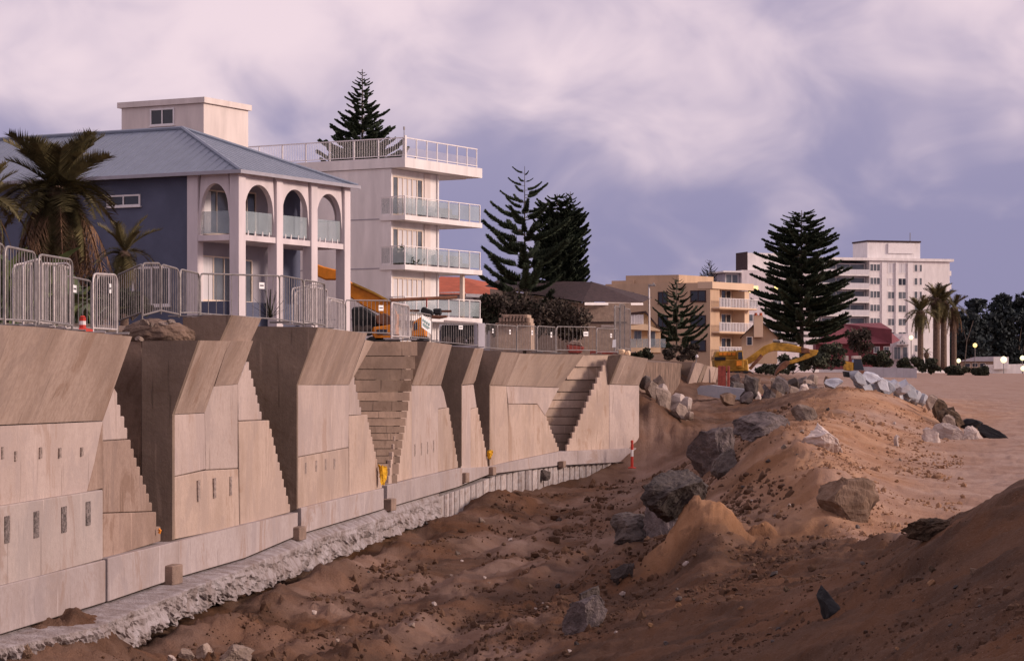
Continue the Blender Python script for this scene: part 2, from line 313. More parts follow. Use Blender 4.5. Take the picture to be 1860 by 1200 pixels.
def ground(X, Y):
    X = np.asarray(X, float); Y = np.asarray(Y, float); u = CU + X / Y * F; sh = u.shape
    q = np.c_[(u / 400).ravel(), (np.log(Y) * 4).ravel()]
    z = np.zeros(len(q))
    for i in range(0, len(q), 20000):
        d = np.linalg.norm(q[i:i + 20000, None] - gx[None], axis=2); z[i:i + 20000] = kern(d) @ sol[:n] + sol[n] + q[i:i + 20000] @ sol[n + 1:]
    z = z.reshape(sh)
    uc = np.interp(np.log(Y), [math.log(a) for a, b in UC], [b for a, b in UC])
    wob = fbm(X * .35, Y * .18, 3, 40) * 160
    beach = np.clip((u + wob - uc + 30) / 90, 0, 1); beach = beach * beach * (3 - 2 * beach)
    rough = 1 - .72 * beach
    fade = np.clip(1.3 - np.log(np.maximum(Y, 1) / 60) * .35, .15, 1.2)
    far = np.clip((Y - 140) / 160, 0, 1)
    wx = X + fbm(X * .8, Y * .5, 2, 81) * .9; wy_ = Y + fbm(X * .8, Y * .5, 2, 91) * 1.4
    soft = np.clip((46 - Y) / 8, 0, 1) * np.clip((u - 950) / 250, 0, 1)          # the near slope: sand poured and rilled, smoother
    rill = fbm((X * .9 + Y * .38) * 1.6, (X - Y * .4) * .35, 4, 130, .55)
    nz = fbm(wx * .5, wy_ * .3, 5, 1, .6) * .40 + (ridged(wx * 1.3 + wy_ * .3, wy_ * .5 - wx * .2, 4, 11) - .55) * .12 + fbm(wx * 3.2, wy_ * 2.2, 4, 21, .65) * .16 - (ridged(wx * 2.6, wy_ * 2.0, 3, 171) - .5) * .13 - (ridged(X * 6.5, Y * 5, 2, 181) - .5) * .055
    tr = np.clip((uc - u) / 150, 0, 1) * np.clip((120 - Y) / 30, 0, 1) * (1 - soft)
    track = (vnoise((X - .16 * Y) * 1.1, Y * .07, 150) - .5) * .34 + (np.abs(np.sin((X - .16 * Y) * 2.6 + fbm(X * .3, Y * .1, 2, 151) * 9)) - .6) * .09
    nz = nz * (1 - .62 * tr) + track * tr * .9 + np.maximum(fbm(X * 3.4, Y * 2.6, 3, 160, .6) - .12, 0) * .45 * tr
    nz = nz * (1 - .72 * soft) + rill * .34 * soft + fbm(X * 6, Y * 4.5, 3, 140, .6) * .05
    foot = (vnoise(X * 2.2, Y * 1.1, 61) > .62) * (vnoise(X * 2.6, Y * 1.5, 67) - .5) * .10 * beach
    z = z + nz * rough * fade * (1 - .8 * far) + foot * (Y < 140)
    for (fu, fv, fY, rad, hgt, sharp) in FEAT:
        cx = (fu - CU) / F * fY; d = np.sqrt(((X - cx) / rad) ** 2 + ((Y - fY) / (rad * 1.3)) ** 2) * (1 + 1.0 * fbm(X * 1.7 + fu, Y * 1.7, 4, 55, .6))
        z = z + hgt * np.clip(1 - d, 0, 1) ** sharp * (1 + .5 * fbm(X * 4, Y * 4, 3, 56))
    near = np.clip((54 - Y) / 10, 0, 1) * np.clip((u - 900) / 200, 0, 1)  # near slope, where painted shade deepens the dark sand mask
    damp_shade = (1 - beach) * np.clip(.80 + fbm(X * .5, Y * .3, 3, 50) * 1.1 + near * .5, 0, 1)  # damp dug soil, plus shade painted on the mound's left flank and near slope
    fresh = np.exp(-((u - uc - 70) / 190) ** 2) * np.clip((Y - 46) / 5, 0, 1) * np.clip((150 - Y) / 40, 0, 1) * np.clip(.75 + fbm(X * .6, Y * .3, 3, 58) * 1.6, 0, 1)
    for (fu, fv, fY, rad, hgt, sharp) in FEAT[:3]: fresh = np.maximum(fresh, np.clip(1.5 - np.sqrt(((X - (fu - CU) / F * fY) / rad) ** 2 + ((Y - fY) / rad / 1.3) ** 2) * 1.2, 0, .9))
    return z + EYE, damp_shade, fresh
us = np.unique(np.r_[np.arange(-2600, -200, 60), np.arange(-200, 0, 10), np.arange(0, 1000, 6.0), np.arange(1000, 1880, 4.5), np.arange(1880, 2100, 10), np.arange(2100, 5000, 60)])
ys = np.exp(np.r_[np.arange(math.log(5), math.log(12), .03), np.arange(math.log(12), math.log(130), .0062), np.arange(math.log(130), math.log(700), .015), np.arange(math.log(700), math.log(5000), .12)])
UU, YY = np.meshgrid(us, ys); XX = (UU - CU) / F * YY
zz, damp_shade, beach = ground(XX, YY)
nr, nc = UU.shape
me = bpy.data.meshes.new('sand_ground'); V = np.stack([XX, YY, zz], -1).reshape(-1, 3).astype(np.float32)
me.vertices.add(len(V)); me.vertices.foreach_set('co', V.ravel())
i = np.arange(nr * nc).reshape(nr, nc); q = np.stack([i[:-1, :-1], i[:-1, 1:], i[1:, 1:], i[1:, :-1]], -1).reshape(-1, 4).astype(np.int32)
me.loops.add(q.size); me.loops.foreach_set('vertex_index', q.ravel()); me.polygons.add(len(q))
me.polygons.foreach_set('loop_start', np.arange(0, q.size, 4, dtype=np.int32)); me.polygons.foreach_set('loop_total', np.full(len(q), 4, dtype=np.int32))
me.polygons.foreach_set('use_smooth', np.ones(len(q), dtype=bool)); me.update(calc_edges=True)
for nm, arr in (('damp_shade', damp_shade), ('beach', beach)):
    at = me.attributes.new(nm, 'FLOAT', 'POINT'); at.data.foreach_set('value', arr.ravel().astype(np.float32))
m = bpy.data.materials.new('sand'); m.use_nodes = True; t = m.node_tree; b = t.nodes['Principled BSDF']; b.inputs['Roughness'].default_value = .95; b.inputs['Specular IOR Level'].default_value = .15
pos = t.nodes.new('ShaderNodeNewGeometry').outputs['Position']
ad = t.nodes.new('ShaderNodeAttribute'); ad.attribute_name = 'damp_shade'; ab = t.nodes.new('ShaderNodeAttribute'); ab.attribute_name = 'beach'
n1 = noisen(t, pos, .55, 6, .62, .4); n2 = noisen(t, mapn(t, pos, (1, .6, 1)), 3.0, 5, .7, .3); n3 = noisen(t, pos, 11, 4, .7); n4 = noisen(t, pos, 42, 3, .75); n5 = noisen(t, mapn(t, pos, (.5, .35, .5)), .8, 5, .65, .6)
dry = mixc(t, maprange(t, n1, .35, .68), (.285, .18, .135), (.36, .255, .21)); wet = mixc(t, maprange(t, n1, .3, .7), (.056, .028, .016), (.122, .062, .035))  # the wet mix is darkened further to carry painted shade
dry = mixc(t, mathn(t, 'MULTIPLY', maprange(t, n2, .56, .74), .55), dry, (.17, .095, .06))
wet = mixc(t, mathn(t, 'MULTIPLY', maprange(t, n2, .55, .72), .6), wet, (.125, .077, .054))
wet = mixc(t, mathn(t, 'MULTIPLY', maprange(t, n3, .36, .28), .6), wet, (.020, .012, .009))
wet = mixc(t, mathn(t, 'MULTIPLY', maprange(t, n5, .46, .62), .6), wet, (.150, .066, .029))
fr = mixc(t, maprange(t, n1, .35, .68), (.33, .165, .080), (.46, .265, .150)); fr = mixc(t, mathn(t, 'MULTIPLY', maprange(t, n2, .54, .70), .6), fr, (.15, .075, .04))
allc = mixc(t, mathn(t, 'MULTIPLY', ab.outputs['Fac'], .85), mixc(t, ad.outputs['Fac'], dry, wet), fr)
allc = mixc(t, mathn(t, 'MULTIPLY', maprange(t, n4, .56, .72), .45), allc, (.05, .03, .022)); allc = mixc(t, mathn(t, 'MULTIPLY', maprange(t, n4, .40, .30), .30), allc, (.42, .31, .25))
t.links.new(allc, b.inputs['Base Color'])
bn = t.nodes.new('ShaderNodeBump'); bn.inputs['Distance'].default_value = .085; bn.inputs['Strength'].default_value = .8
t.links.new(mathn(t, 'ADD', mathn(t, 'ADD', n2, mathn(t, 'MULTIPLY', n3, .6)), mathn(t, 'MULTIPLY', n4, .4)), bn.inputs['Height']); t.links.new(bn.outputs[0], b.inputs['Normal'])
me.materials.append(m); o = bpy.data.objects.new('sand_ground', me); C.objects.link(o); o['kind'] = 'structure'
H_ln = np.log(ys)
def gz_at(X, Y): return float(ground(np.array([X]), np.array([Y]))[0][0])
COLS = {}
def hit(u, v):                        # where the line of sight through (u, v) meets the sand
    Ys = np.exp(np.arange(math.log(8), math.log(500), .006)); Xs = (u - CU) / F * Ys
    zs = ground(Xs, Ys)[0]; zl = EYE - (v - HV) / F * Ys
    k = np.nonzero(zl <= zs)[0]; k = k[0] if len(k) else len(Ys) - 1
    return Vector((Xs[k], Ys[k], zs[k]))

# ------------------------------------------------------------------ plan line of the sea wall
WL = [(-400, 25.7), (0, 36), (187, 41.2), (320, 46.3), (445, 51.4), (540, 57.5), (694, 68.7), (832, 84.7), (885, 92), (1015, 103.5), (1161, 110), (1260, 113)]
def Yw(u): return float(np.interp(u, [a for a, b in WL], [b for a, b in WL]))
def Xw(u): return (u - CU) / F * Yw(u)
def inn(u):                           # landward direction at column u
    d = Vector((Xw(u + 15) - Xw(u - 15), Yw(u + 15) - Yw(u - 15), 0)).normalized(); return Vector((-d.y, d.x, 0))
# ------------------------------------------------------------------ land behind the wall
mb = MB(); rows = []
tY = [12, 20, 28, 34, 40, 44, 47, 50, 56, 64, 66.5, 67.2, 71, 75, 75.8, 86, 98, 101.5, 102.3, 105, 109.2, 110, 125, 145, 200, 400, 1500]
wy = [b for a, b in WL]; wx = [(a - CU) / F * b for a, b in WL]
for Y in tY:
    if Y <= 110: x0 = float(np.interp(Y, wy, wx)) - float(np.interp(Y, [40, 66.5, 67.2, 75, 75.8, 101.5, 102.3, 109.2, 110], [1.9, 1.9, 2.8, 2.8, .75, .75, 3.4, 3.4, .75]))
    else: x0 = (float(np.interp(Y, [110, 125, 145, 200, 400, 1500], [1150, 1180, 1235, 1262, 1280, 1290])) - CU) / F * Y
    z = float(np.interp(Y, [30, 40, 46, 49, 60, 90, 110, 150, 1500], [.5, .58, .66, 1.05, 1.12, 1.05, .9, 1.05, 2.0])) + EYE
    rows.append([(x0 + .01, Y, z - (.3 if Y <= 110 else 6))] + [(x0 - d, Y, z + (0 if k == 0 else .12 + .02 * k) * (1 if k else 0)) for k, d in enumerate((0, 1.2, 4, 10, 30, 120, 900))])
vs = [p for r in rows for p in r]; k = len(rows[0])
mb.add(vs, [(i * k + j, i * k + j + 1, (i + 1) * k + j + 1, (i + 1) * k + j) for i in range(len(rows) - 1) for j in range(k - 1)])
mt['dirt'] = M('dirt', (.20, .135, .10), .95, .3, 1.2, .8, 6)
o = mb.build('terrace_ground', mt['dirt']); o['kind'] = 'structure'

# ------------------------------------------------------------------ the sea wall
wall = thing('seawall', 'long stepped concrete sea wall curving away above the dug sand trench', 'sea wall', (Xw(400), Yw(400), EYE - 4))
def panel(name, pts, mat, dy=0.0, th=.35, parent=wall):
    mb = MB(); q = [P(a[0], a[1], Yw(a[2] if len(a) > 2 else a[0]) + (a[3] if len(a) > 3 else 0) + dy) for a in pts]
    uu = sum(a[0] for a in pts) / len(pts)
    if name == 'return_wall':         # faces along the wall: thickness away from the camera
        ku = pts[0][2]; d = inn(ku); p0 = P(ku, HV, Yw(ku)) - Vector((-d.y, d.x, 0)) * -.18; out = []
        for a in pts:                 # every corner lies in the upright plane across the wall at column ku
            k = (a[0] - CU) / F; s_ = (k * p0.y - p0.x) / (d.x - k * d.y); out.append(P(a[0], a[1], p0.y + s_ * d.y))
        mb.prism(out, Vector((d.y, -d.x, 0)) * .17); return mb.build(name, mt[mat], parent)
    if name == 'deflector_panel' and len(q) == 4:     # a slightly twisted cast face: a fine patch with thickness
        n = 8; e = inn(uu) * th; a, b_, c, d = q
        grid = [a.lerp(b_, i / n).lerp(d.lerp(c, i / n), j / n) for j in range(n + 1) for i in range(n + 1)]; k = (n + 1) ** 2
        ff = [(j * (n + 1) + i, j * (n + 1) + i + 1, (j + 1) * (n + 1) + i + 1, (j + 1) * (n + 1) + i) for j in range(n) for i in range(n)]
        bd = [i for i in range(n + 1)] + [j * (n + 1) + n for j in range(1, n + 1)] + [n * (n + 1) + i for i in range(n - 1, -1, -1)] + [j * (n + 1) for j in range(n - 1, 0, -1)]
        mb.add(grid + [p + e for p in grid], ff + [tuple(k + i for i in reversed(f)) for f in ff] + [(bd[i], bd[(i + 1) % len(bd)], bd[(i + 1) % len(bd)] + k, bd[i] + k) for i in range(len(bd))])
        return mb.build(name, mt[mat], parent)
    mb.prism(q, inn(uu) * th); return mb.build(name, mt[mat], parent, bevel=.016)
def steps(u0, v0, u1, v1, n, jit=.12):      # a stepped edge from top (u0, v0) to foot (u1, v1)
    out = []
    for k in range(n):
        f0, f1 = k / n, (k + 1) / n
        uu = u0 + (u1 - u0) * (f1 + rnd.uniform(-jit, jit) / n); out += [(uu, v0 + (v1 - v0) * f0), (uu, v0 + (v1 - v0) * f1)]
    return out
D = 'deflector_panel'; WP = 'wall_panel'; RW = 'return_wall'
# unit 1
panel(D, [(-250, 782, -250), (0, 771, 0), (66, 593.5, 0, -.2), (-190, 579, -255, -.2)], 'conc_defl', 0, .5)
panel(D, [(0, 771, 0), (187, 763, 187), (240, 611, 188, -.2), (66, 593.5, 0, -.2)], 'conc_defl', 0, .5)
panel(WP, [(-250, 784), (-1, 773), (-1, 918), (-250, 955)], 'conc_pink', 0, .4)
panel(WP, [(0, 773), (187, 765), (172, 840), (158, 893), (0, 918)], 'conc_pink', 0, .4)
panel(WP, [(158, 893), (172, 840), (187, 765), (187, 887)], 'conc_brown', .02, .38)
panel(WP, [(-250, 957), (-1, 919), (-1, 1066), (-250, 1137)], 'conc_grey', -.25, .45)
panel(WP, [(0, 919), (187, 889), (187, 1015), (0, 1066)], 'conc_grey', -.25, .45)
panel(WP, [(187, 763), (207, 704)] + steps(207, 714, 232, 797, 4) + [(187, 800)], 'conc_pink', .12, .4)
panel(WP, [(187, 801), (232, 798)] + steps(232, 798, 277, 928, 8) + [(188, 931)], 'conc_brown', .1, .4)
panel(WP, [(188, 932), (277, 929)] + steps(277, 929, 291, 982, 2) + [(188, 1014)], 'conc_brown', .08, .42)
# unit 2
panel(RW, [(258, 619, 313, .25), (360, 618, 313, -.12), (313, 752, 313), (313, 980, 313), (258, 1000, 313, .25)], 'conc_side_shade', 0, .08)
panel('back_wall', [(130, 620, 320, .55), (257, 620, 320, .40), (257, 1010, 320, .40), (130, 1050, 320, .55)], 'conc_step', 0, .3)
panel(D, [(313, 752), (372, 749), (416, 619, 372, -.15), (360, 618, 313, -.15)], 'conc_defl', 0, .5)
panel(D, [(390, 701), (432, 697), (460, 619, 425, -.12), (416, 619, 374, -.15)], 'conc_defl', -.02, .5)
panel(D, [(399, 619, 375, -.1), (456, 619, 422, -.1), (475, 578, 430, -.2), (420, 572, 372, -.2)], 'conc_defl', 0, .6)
panel(RW, [(332, 576, 372, .3), (420, 572, 372, -.2), (399, 619, 372, -.12), (332, 617, 372, .3)], 'conc_side_shade', 0, .08)
panel(WP, [(313, 753), (372, 750), (374, 852), (313, 866)], 'conc_pink', 0, .4)
panel(WP, [(372, 749), (390, 701), (432, 698), (432, 850), (374, 853)], 'conc_pink', -.03, .4)
panel(WP, [(313, 867), (374, 854), (433, 851), (435, 955), (313, 980)], 'conc', -.06, .4)
panel(WP, [(432, 697), (449, 657)] + steps(449, 657, 475, 762, 7) + [(434, 764)], 'conc_pink', .08, .4)
panel(WP, [(434, 765), (486, 763)] + steps(486, 763, 527, 930, 11) + [(437, 954)], 'conc', .03, .42)
# unit 3
panel(RW, [(440, 592, 539, .5), (577, 594, 539, -.15), (539, 698, 539), (539, 924, 539), (410, 965, 539, .6)], 'conc_side_shade', 0, .1)
panel(D, [(539, 698), (634, 698), (667, 605, 634, -.15), (577, 594, 539, -.15)], 'conc_defl', 0, .5)
panel(D, [(634, 699), (645, 680, 645, -.02), (679, 620, 645, -.1), (664, 617, 634, .05)], 'conc', .1, .4)
panel(WP, [(539, 699), (634, 699), (633, 812), (539, 830)], 'conc_pink', 0, .4)
panel(WP, [(539, 831), (633, 813), (634, 902), (539, 924)], 'conc', -.06, .42)
panel(WP, [(634, 699), (641, 683)] + steps(641, 684, 656, 753, 5) + [(634, 754)], 'conc_pink', .05, .4)
panel(WP, [(634, 755), (665, 753)] + steps(665, 753, 694, 886, 10) + [(635, 901)], 'conc', -.02, .42)
# notch 3: a flight of steps rising inland between two stepped edges
bands = [620, 647, 671, 690, 712, 729, 747, 760, 774, 787, 800, 815, 828, 842, 862, 884]
for k in range(len(bands) - 1):
    v0, v1 = bands[k], bands[k + 1] - 1.3; f0 = 1 - k / (len(bands) - 1)
    d0 = .25 + 1.7 * f0; L = 643 + 52 * (v0 - 620) / 264 - 12; Rr = 752 - 40 * (v0 - 620) / 264 + 6
    mb = MB(); Y0 = 69.0 + d0 * 1.3; a, b_, c, d_ = P(L, v1, Y0), P(Rr, v1, Y0 + 1.6), P(Rr, v0, Y0 + 1.6), P(L, v0, Y0)
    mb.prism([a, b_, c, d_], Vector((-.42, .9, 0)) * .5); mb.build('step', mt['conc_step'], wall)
# unit 4
panel(WP, [(744.5, 633)] + [(a, b) for a, b in reversed(steps(744, 633, 706, 879, 16))][:0] + [(748, 699), (748, 868), (705, 879)] + list(reversed(steps(744, 633, 706, 878, 17))), 'conc', 0, .12)
panel(RW, [(744, 622, 748, .4), (776, 620, 748, -.1), (748, 698, 748), (742, 698, 748, .3)], 'conc_side_shade', .05, .08)
panel(D, [(748, 699), (801, 699), (821, 626, 797, -.1), (776, 620, 748, -.1)], 'conc_defl', 0, .45)
panel(WP, [(748, 700), (801, 700), (806, 712), (812, 740), (796, 742), (796, 858), (748, 868)], 'conc_pink', -.02, .45)
panel(WP, [(796, 743), (814, 740)] + steps(814, 740, 832, 849, 9) + [(796, 857)], 'conc', -.05, .45)
# unit 5
panel(RW, [(790, 626, 838, .6), (862, 632, 838, -.1), (838, 699, 838), (838, 846, 838), (780, 862, 838, .7)], 'conc_side_shade', 0, .1)
panel(D, [(838, 699), (860, 697), (864, 690, 862, -.02), (879, 632, 858, -.1), (862, 633, 838, -.1)], 'conc_defl', 0, .45)
panel(WP, [(838, 700), (860, 698), (866, 740), (855, 742), (855, 852), (838, 855)], 'conc_pink', 0, .45)
panel(WP, [(855, 743), (866, 740)] + steps(866, 740, 885, 836, 8) + [(886, 849), (855, 852)], 'conc', -.04, .45)
# unit 6
panel(RW, [(850, 634, 889, .7), (911, 638, 889, -.1), (889, 699, 889), (889, 847, 889), (850, 856, 889, .7)], 'conc_side_shade', 0, .1)
panel(D, [(889, 699), (920, 700), (944, 641, 921, -.1), (911, 639, 889, -.1)], 'conc_defl', 0, .45)
panel(D, [(920, 700), (1016, 703), (1061, 644, 1014, -.1), (944, 642, 921, -.05)], 'conc', .04, .45)
panel(WP, [(889, 700), (920, 701), (924, 775), (924, 839), (889, 847)], 'conc', 0, .45)
panel(WP, [(920, 701), (1016, 704), (1008, 718), (990, 754), (976, 733), (924, 733)], 'conc_pink', -.03, .45)
panel(WP, [(924, 734), (976, 734), (990, 755)] + steps(990, 756, 1015, 819, 8) + [(924, 838)], 'conc', -.05, .45)
# notch 6
bands = [645, 667, 690, 712, 727, 742, 757, 772, 788, 804, 819]
for k in range(len(bands) - 1):
    v0, v1 = bands[k], bands[k + 1] - 1.3; f0 = 1 - k / (len(bands) - 1); d0 = .3 + 2.2 * f0
    L = np.interp(v0, [645, 720, 755, 819], [1046, 992, 976, 1004]); Rr = np.interp(v0, [645, 730, 819], [1112, 1082, 1040])
    mb = MB(); Y0 = 104.2 + d0; a, b_, c, d_ = P(L, v1, Y0), P(Rr, v1, Y0 + 2.0), P(Rr, v0, Y0 + 2.0), P(L, v0, Y0)
    mb.prism([a, b_, c, d_], Vector((-.42, .9, 0)) * .5); mb.build('step', mt['conc_mid'], wall)
# unit 7
panel(WP, [(1107, 698), (1107, 816), (1029, 819)] + list(reversed(steps(1104, 652, 1030, 818, 15))), 'conc', 0, .10)
panel(RW, [(1104, 646, 1107, .6), (1128, 644, 1107, -.1), (1107, 697, 1107), (1098, 697, 1107, .4)], 'conc_side_shade', .05, .08)
panel(D, [(1107, 697), (1134, 698), (1152, 647, 1132, -.1), (1128, 644, 1107, -.1)], 'conc_defl', 0, .5)
panel(D, [(1134, 698), (1161, 699), (1177, 651, 1158, -.1), (1152, 647, 1132, -.05)], 'conc_defl', .06, .5)
panel(WP, [(1107, 698), (1161, 700), (1161, 836), (1107, 840)], 'conc_pink', -.04, .9)
# core behind it all
for (ua, ub, va, vb) in ((-400, 0, 575, 575), (0, 187, 596, 612), (187, 250, 620, 620), (320, 445, 600, 600), (445, 540, 600, 600)):
    pass
mb = MB(); pts = [(-400, 2.0), (0, 2.0), (187, 2.0), (320, 2.0), (445, 1.8), (540, 1.9), (694, 2.6), (832, 2.2), (885, 2.4), (1015, 3.2), (1155, 1.6)]
for (a, da), (b_, db) in zip(pts[:-1], pts[1:]):
    p0 = Vector((Xw(a), Yw(a), EYE - 4.2)) + inn(a) * da; p1 = Vector((Xw(b_), Yw(b_), EYE - 4.2)) + inn(b_) * db
    h = .70 if a < 300 else 1.02
    w0, w1 = inn(a) * .4, inn(b_) * .4; zz_ = Vector((0, 0, 4.2 + h))
    mb.box8([p0, p1, p1 + w1, p0 + w0, p0 + zz_, p1 + zz_, p1 + w1 + zz_, p0 + w0 + zz_])
mb.build('core_wall', mt['conc_side_shade'], wall)
# plinth, in lengths
PT = [(-250, 1139, 1235), (0, 1064, 1152), (192, 1016, 1093), (197, 1013, 1092), (325, 982, 1048), (445, 952, 1013), (541, 930, 972), (548, 922, 969), (697, 886, 924), (704, 881, 922), (832, 850, 884), (889, 847, 861), (1015, 820, 845), (1161, 813, 837)]
for a, b_ in ((0, 1), (1, 2), (3, 4), (4, 6), (7, 8), (9, 10), (10, 12), (12, 13)):
    seg = PT[a:b_ + 1]; off = rnd.uniform(-.05, .05)
    panel('plinth', [(q[0], q[1]) for q in seg] + [(q[0], q[2]) for q in reversed(seg)], 'plinth', -.42 + off, .75)
# rough footing ledge with a ragged underside
LG = [(-250, 1235, 1290), (87, 1157, 1215), (179, 1135, 1190), (242, 1110, 1171), (358, 1064, 1113), (484, 1015, 1064), (532, 997, 1045), (581, 976, 1028), (677, 946, 987), (702, 938, 976), (793, 905, 943)]
def LGi(u, k): return float(np.interp(u, [q[0] for q in LG], [q[k] for q in LG]))
uu = np.arange(-250, 800, 2.5); cols = 26; vs = []
for j, u in enumerate(uu):
    v0, v1 = LGi(u, 1), LGi(u, 2); vp = float(np.interp(u, [q[0] for q in PT], [q[2] for q in PT])); zt = (v0 - HV)
    Yo = F * 3.93 / zt if u < 720 else Yw(u) - .9
    Yo = min(Yo, Yw(u) - .8)
    top_in = P(u, vp + 1, Yw(u) - .15); top_out = P(u, v0, Yo); bot = P(u, v1, Yo + .45); und = P(u, v1 - 6, Yo + 1.6)
    for i in range(cols):
        f = i / (cols - 1)
        if f < .35: p = top_in.lerp(top_out, f / .35)
        elif f < .8: p = top_out.lerp(bot, (f - .35) / .45)
        else: p = bot.lerp(und, (f - .8) / .2)
        am = .0 if f < .12 else (.05 if f < .33 else .10 if f < .42 else .24)
        nx = float(fbm(np.array([j * .30]), np.array([i * .16]), 4, 71, .7)[0]); n2_ = float(fbm(np.array([j * .07]), np.array([i * .3]), 2, 75)[0])
        p = p + Vector((.97, -.25, -.1 if f < .5 else -.6)) * (nx * am * 1.15 + n2_ * am * .6)
        vs.append(p)
mb = MB(); mb.add(vs, [(j * cols + i, j * cols + i + 1, (j + 1) * cols + i + 1, (j + 1) * cols + i) for j in range(len(uu) - 1) for i in range(cols - 1)])
mb.build('footing_ledge', mt['ledge'], wall)
# sheet piles under the far length
SP = [(796, 902, 946), (850, 884, 925), (900, 864, 908), (950, 855, 892), (1015, 847, 872), (1080, 843, 862), (1140, 838, 852)]
u = 797.0
while u < 1132:
    w = rnd.uniform(9, 14) * (1 if u < 950 else .9); v0 = float(np.interp(u, [q[0] for q in SP], [q[1] for q in SP])); v1 = float(np.interp(u, [q[0] for q in SP], [q[2] for q in SP])) + 8
    v0b = float(np.interp(u + w, [q[0] for q in SP], [q[1] for q in SP]))
    Y0, Y1 = Yw(u) - .55, Yw(u + w) - .55
    mb = MB(); mb.prism([P(u, v0, Y0), P(u + w * .5, (v0 + v0b) / 2, (Y0 + Y1) / 2 - .5), P(u + w * .86, v0b, Y1), P(u + w * .86, v1, Y1), P(u + w * .5, v1 + 1, (Y0 + Y1) / 2 - .5), P(u, v1, Y0)], inn(u) * .3)
    mb.build('sheet_pile', mt['pile'], wall); u += w
for (u, v, w, h) in ((312, 1043, 24, 36), (541, 968, 20, 24), (706, 916, 20, 22), (843, 867, 14, 18), (893, 855, 12, 15), (1021, 843, 10, 12)):
    mb = MB(); Y0 = Yw(u) - .75; p = P(u, v, Y0); s = Y0 / F
    mb.box(p, (w * s, .55, h * s), Matrix.Rotation(R(-12), 3, 'Z')); mb.build('support_block', mt['block'], wall, bevel=.02)
for (u, v, w, h, dy) in ((14, 961, 11, 49, -.27), (67, 952, 11, 48, -.27), (117, 943, 11, 47, -.27), (161, 932, 10, 43, -.27), (6, 822, 6, 22, -.02), (30, 828, 6, 18, -.02), (75, 822, 6, 20, -.02), (110, 822, 6, 18, -.02), (150, 820, 6, 16, -.02),
                         (362, 891, 6, 38, -.08), (391, 886, 6, 36, -.08), (420, 882, 5, 34, -.08), (556, 850, 4, 20, -.08), (575, 846, 4, 20, -.08), (592, 843, 4, 20, -.08), (608, 842, 4, 19, -.08),
                         (754, 817, 3, 22, -.04), (766, 815, 3, 22, -.04), (777, 813, 3, 22, -.04), (788, 810, 3, 22, -.04)):
    w = w * (.62 if w < 9 else .8)
    ua, ub = (0, 187) if u < 200 else (313, 434) if u < 500 else (539, 634) if u < 700 else (748, 796)
    A_, B_ = P(ua, HV, Yw(ua) + dy - .03), P(ub, HV, Yw(ub) + dy - .03); q = []
    for (x, y) in ((u - w / 2, v - h / 2 + w * .12), (u + w / 2, v - h / 2 - w * .12), (u + w / 2, v + h / 2 - w * .12), (u - w / 2, v + h / 2 + w * .12)):
        k = (x - CU) / F; d = B_ - A_; s_ = (k * A_.y - A_.x) / (d.x - k * d.y); q.append(P(x, y, A_.y + s_ * d.y))
    mb = MB(); mb.prism(q, inn(u) * .05); mb.build('drain_slot', mt['slot' if w > 7 else 'slotf'], wall)

# ------------------------------------------------------------------ rocks, clods and debris
def rock_mesh(seed, planes=7, sub=3, amp=.18):
    r = random.Random(seed); bm = bmesh.new(); bmesh.ops.create_icosphere(bm, subdivisions=sub, radius=1)
    p = np.array([v.co for v in bm.verts]); o = r.uniform(0, 99)
    f3 = lambda q, k, sd: (fbm(q[:, 0] * k + o, q[:, 1] * k + q[:, 2] * k * .6, 4, sd, .62) + fbm(q[:, 1] * k + o, q[:, 2] * k - q[:, 0] * k * .5, 4, sd + 7, .62)) * .7
    w = f3(p, 1.6, seed % 50)
    for _ in range(planes + 5):
        n_ = np.array(Vector((r.gauss(0, 1), r.gauss(0, 1), r.gauss(0, .8))).normalized()); d = r.uniform(.36, .68)
        k = np.maximum(p @ n_ - d - w * .22, 0); p = p - np.outer(k * .95, n_)
    p = p * (1 + amp * (f3(p, 2.2, seed % 50 + 3) * 1.5 + f3(p, 6.5, seed % 50 + 9) * .8 + (ridged(p[:, 0] * 3 + o, p[:, 2] * 3 + p[:, 1] * 2, 3, seed % 40) - .55) * .55))[:, None]
    me = bpy.data.meshes.new('rock'); bm.to_mesh(me); bm.free(); me.vertices.foreach_set('co', p.astype(np.float32).ravel()); me.update(); return me
def fit(me, w, d, h, foot=.0):
    a = np.array([v.co for v in me.vertices]); lo, hi = a.min(0), a.max(0); a = (a - lo) / (hi - lo); a[:, :2] -= .5
    a[:, :2] *= (1 + foot * np.clip(.5 - a[:, 2], 0, 1) / .5)[:, None]
    me.vertices.foreach_set('co', (a * [w, d, h]).astype(np.float32).ravel()); me.update()
RK = [rock_mesh(100 + i, 8, 2) for i in range(8)]
def rock(name, label, cat, u, v, w, h, mat, group=None, depth=1.0, rz=None, tilt=0.0, seed=None, big=False, Y=None, sink=.36, planes=8, amp=.20):
    """A rock that shows w x h pixels with its foot at (u, v)."""
    p = hit(u, v) if Y is None else P(u, v, Y); s = p.y / F; W_, H_ = w * s, h * s
    if big: me = rock_mesh(seed or int(u), planes, 5 if w > 40 else 4, amp)
    else: me = RK[int(u + v) % 8].copy()
    fit(me, W_, max(W_ * depth * .8, H_ * .7), H_ * 1.5, .25); me.materials.append(mt[mat]); me.name = name
    o = bpy.data.objects.new(name, me); C.objects.link(o); o.location = p + Vector((0, W_ * depth * .3, -H_ * sink))
    o.rotation_euler = (0, R(tilt), R(rz if rz is not None else (u * 37 % 40 - 20)))
    return tag(o, label, cat, group)
rock('boulder', 'large blue-grey boulder on the crest above the dark slab-like boulder', 'boulder', 1312, 850, 94, 70, 'rockblue', big=True, sink=.44, seed=11, depth=1.2, tilt=-14, planes=6)
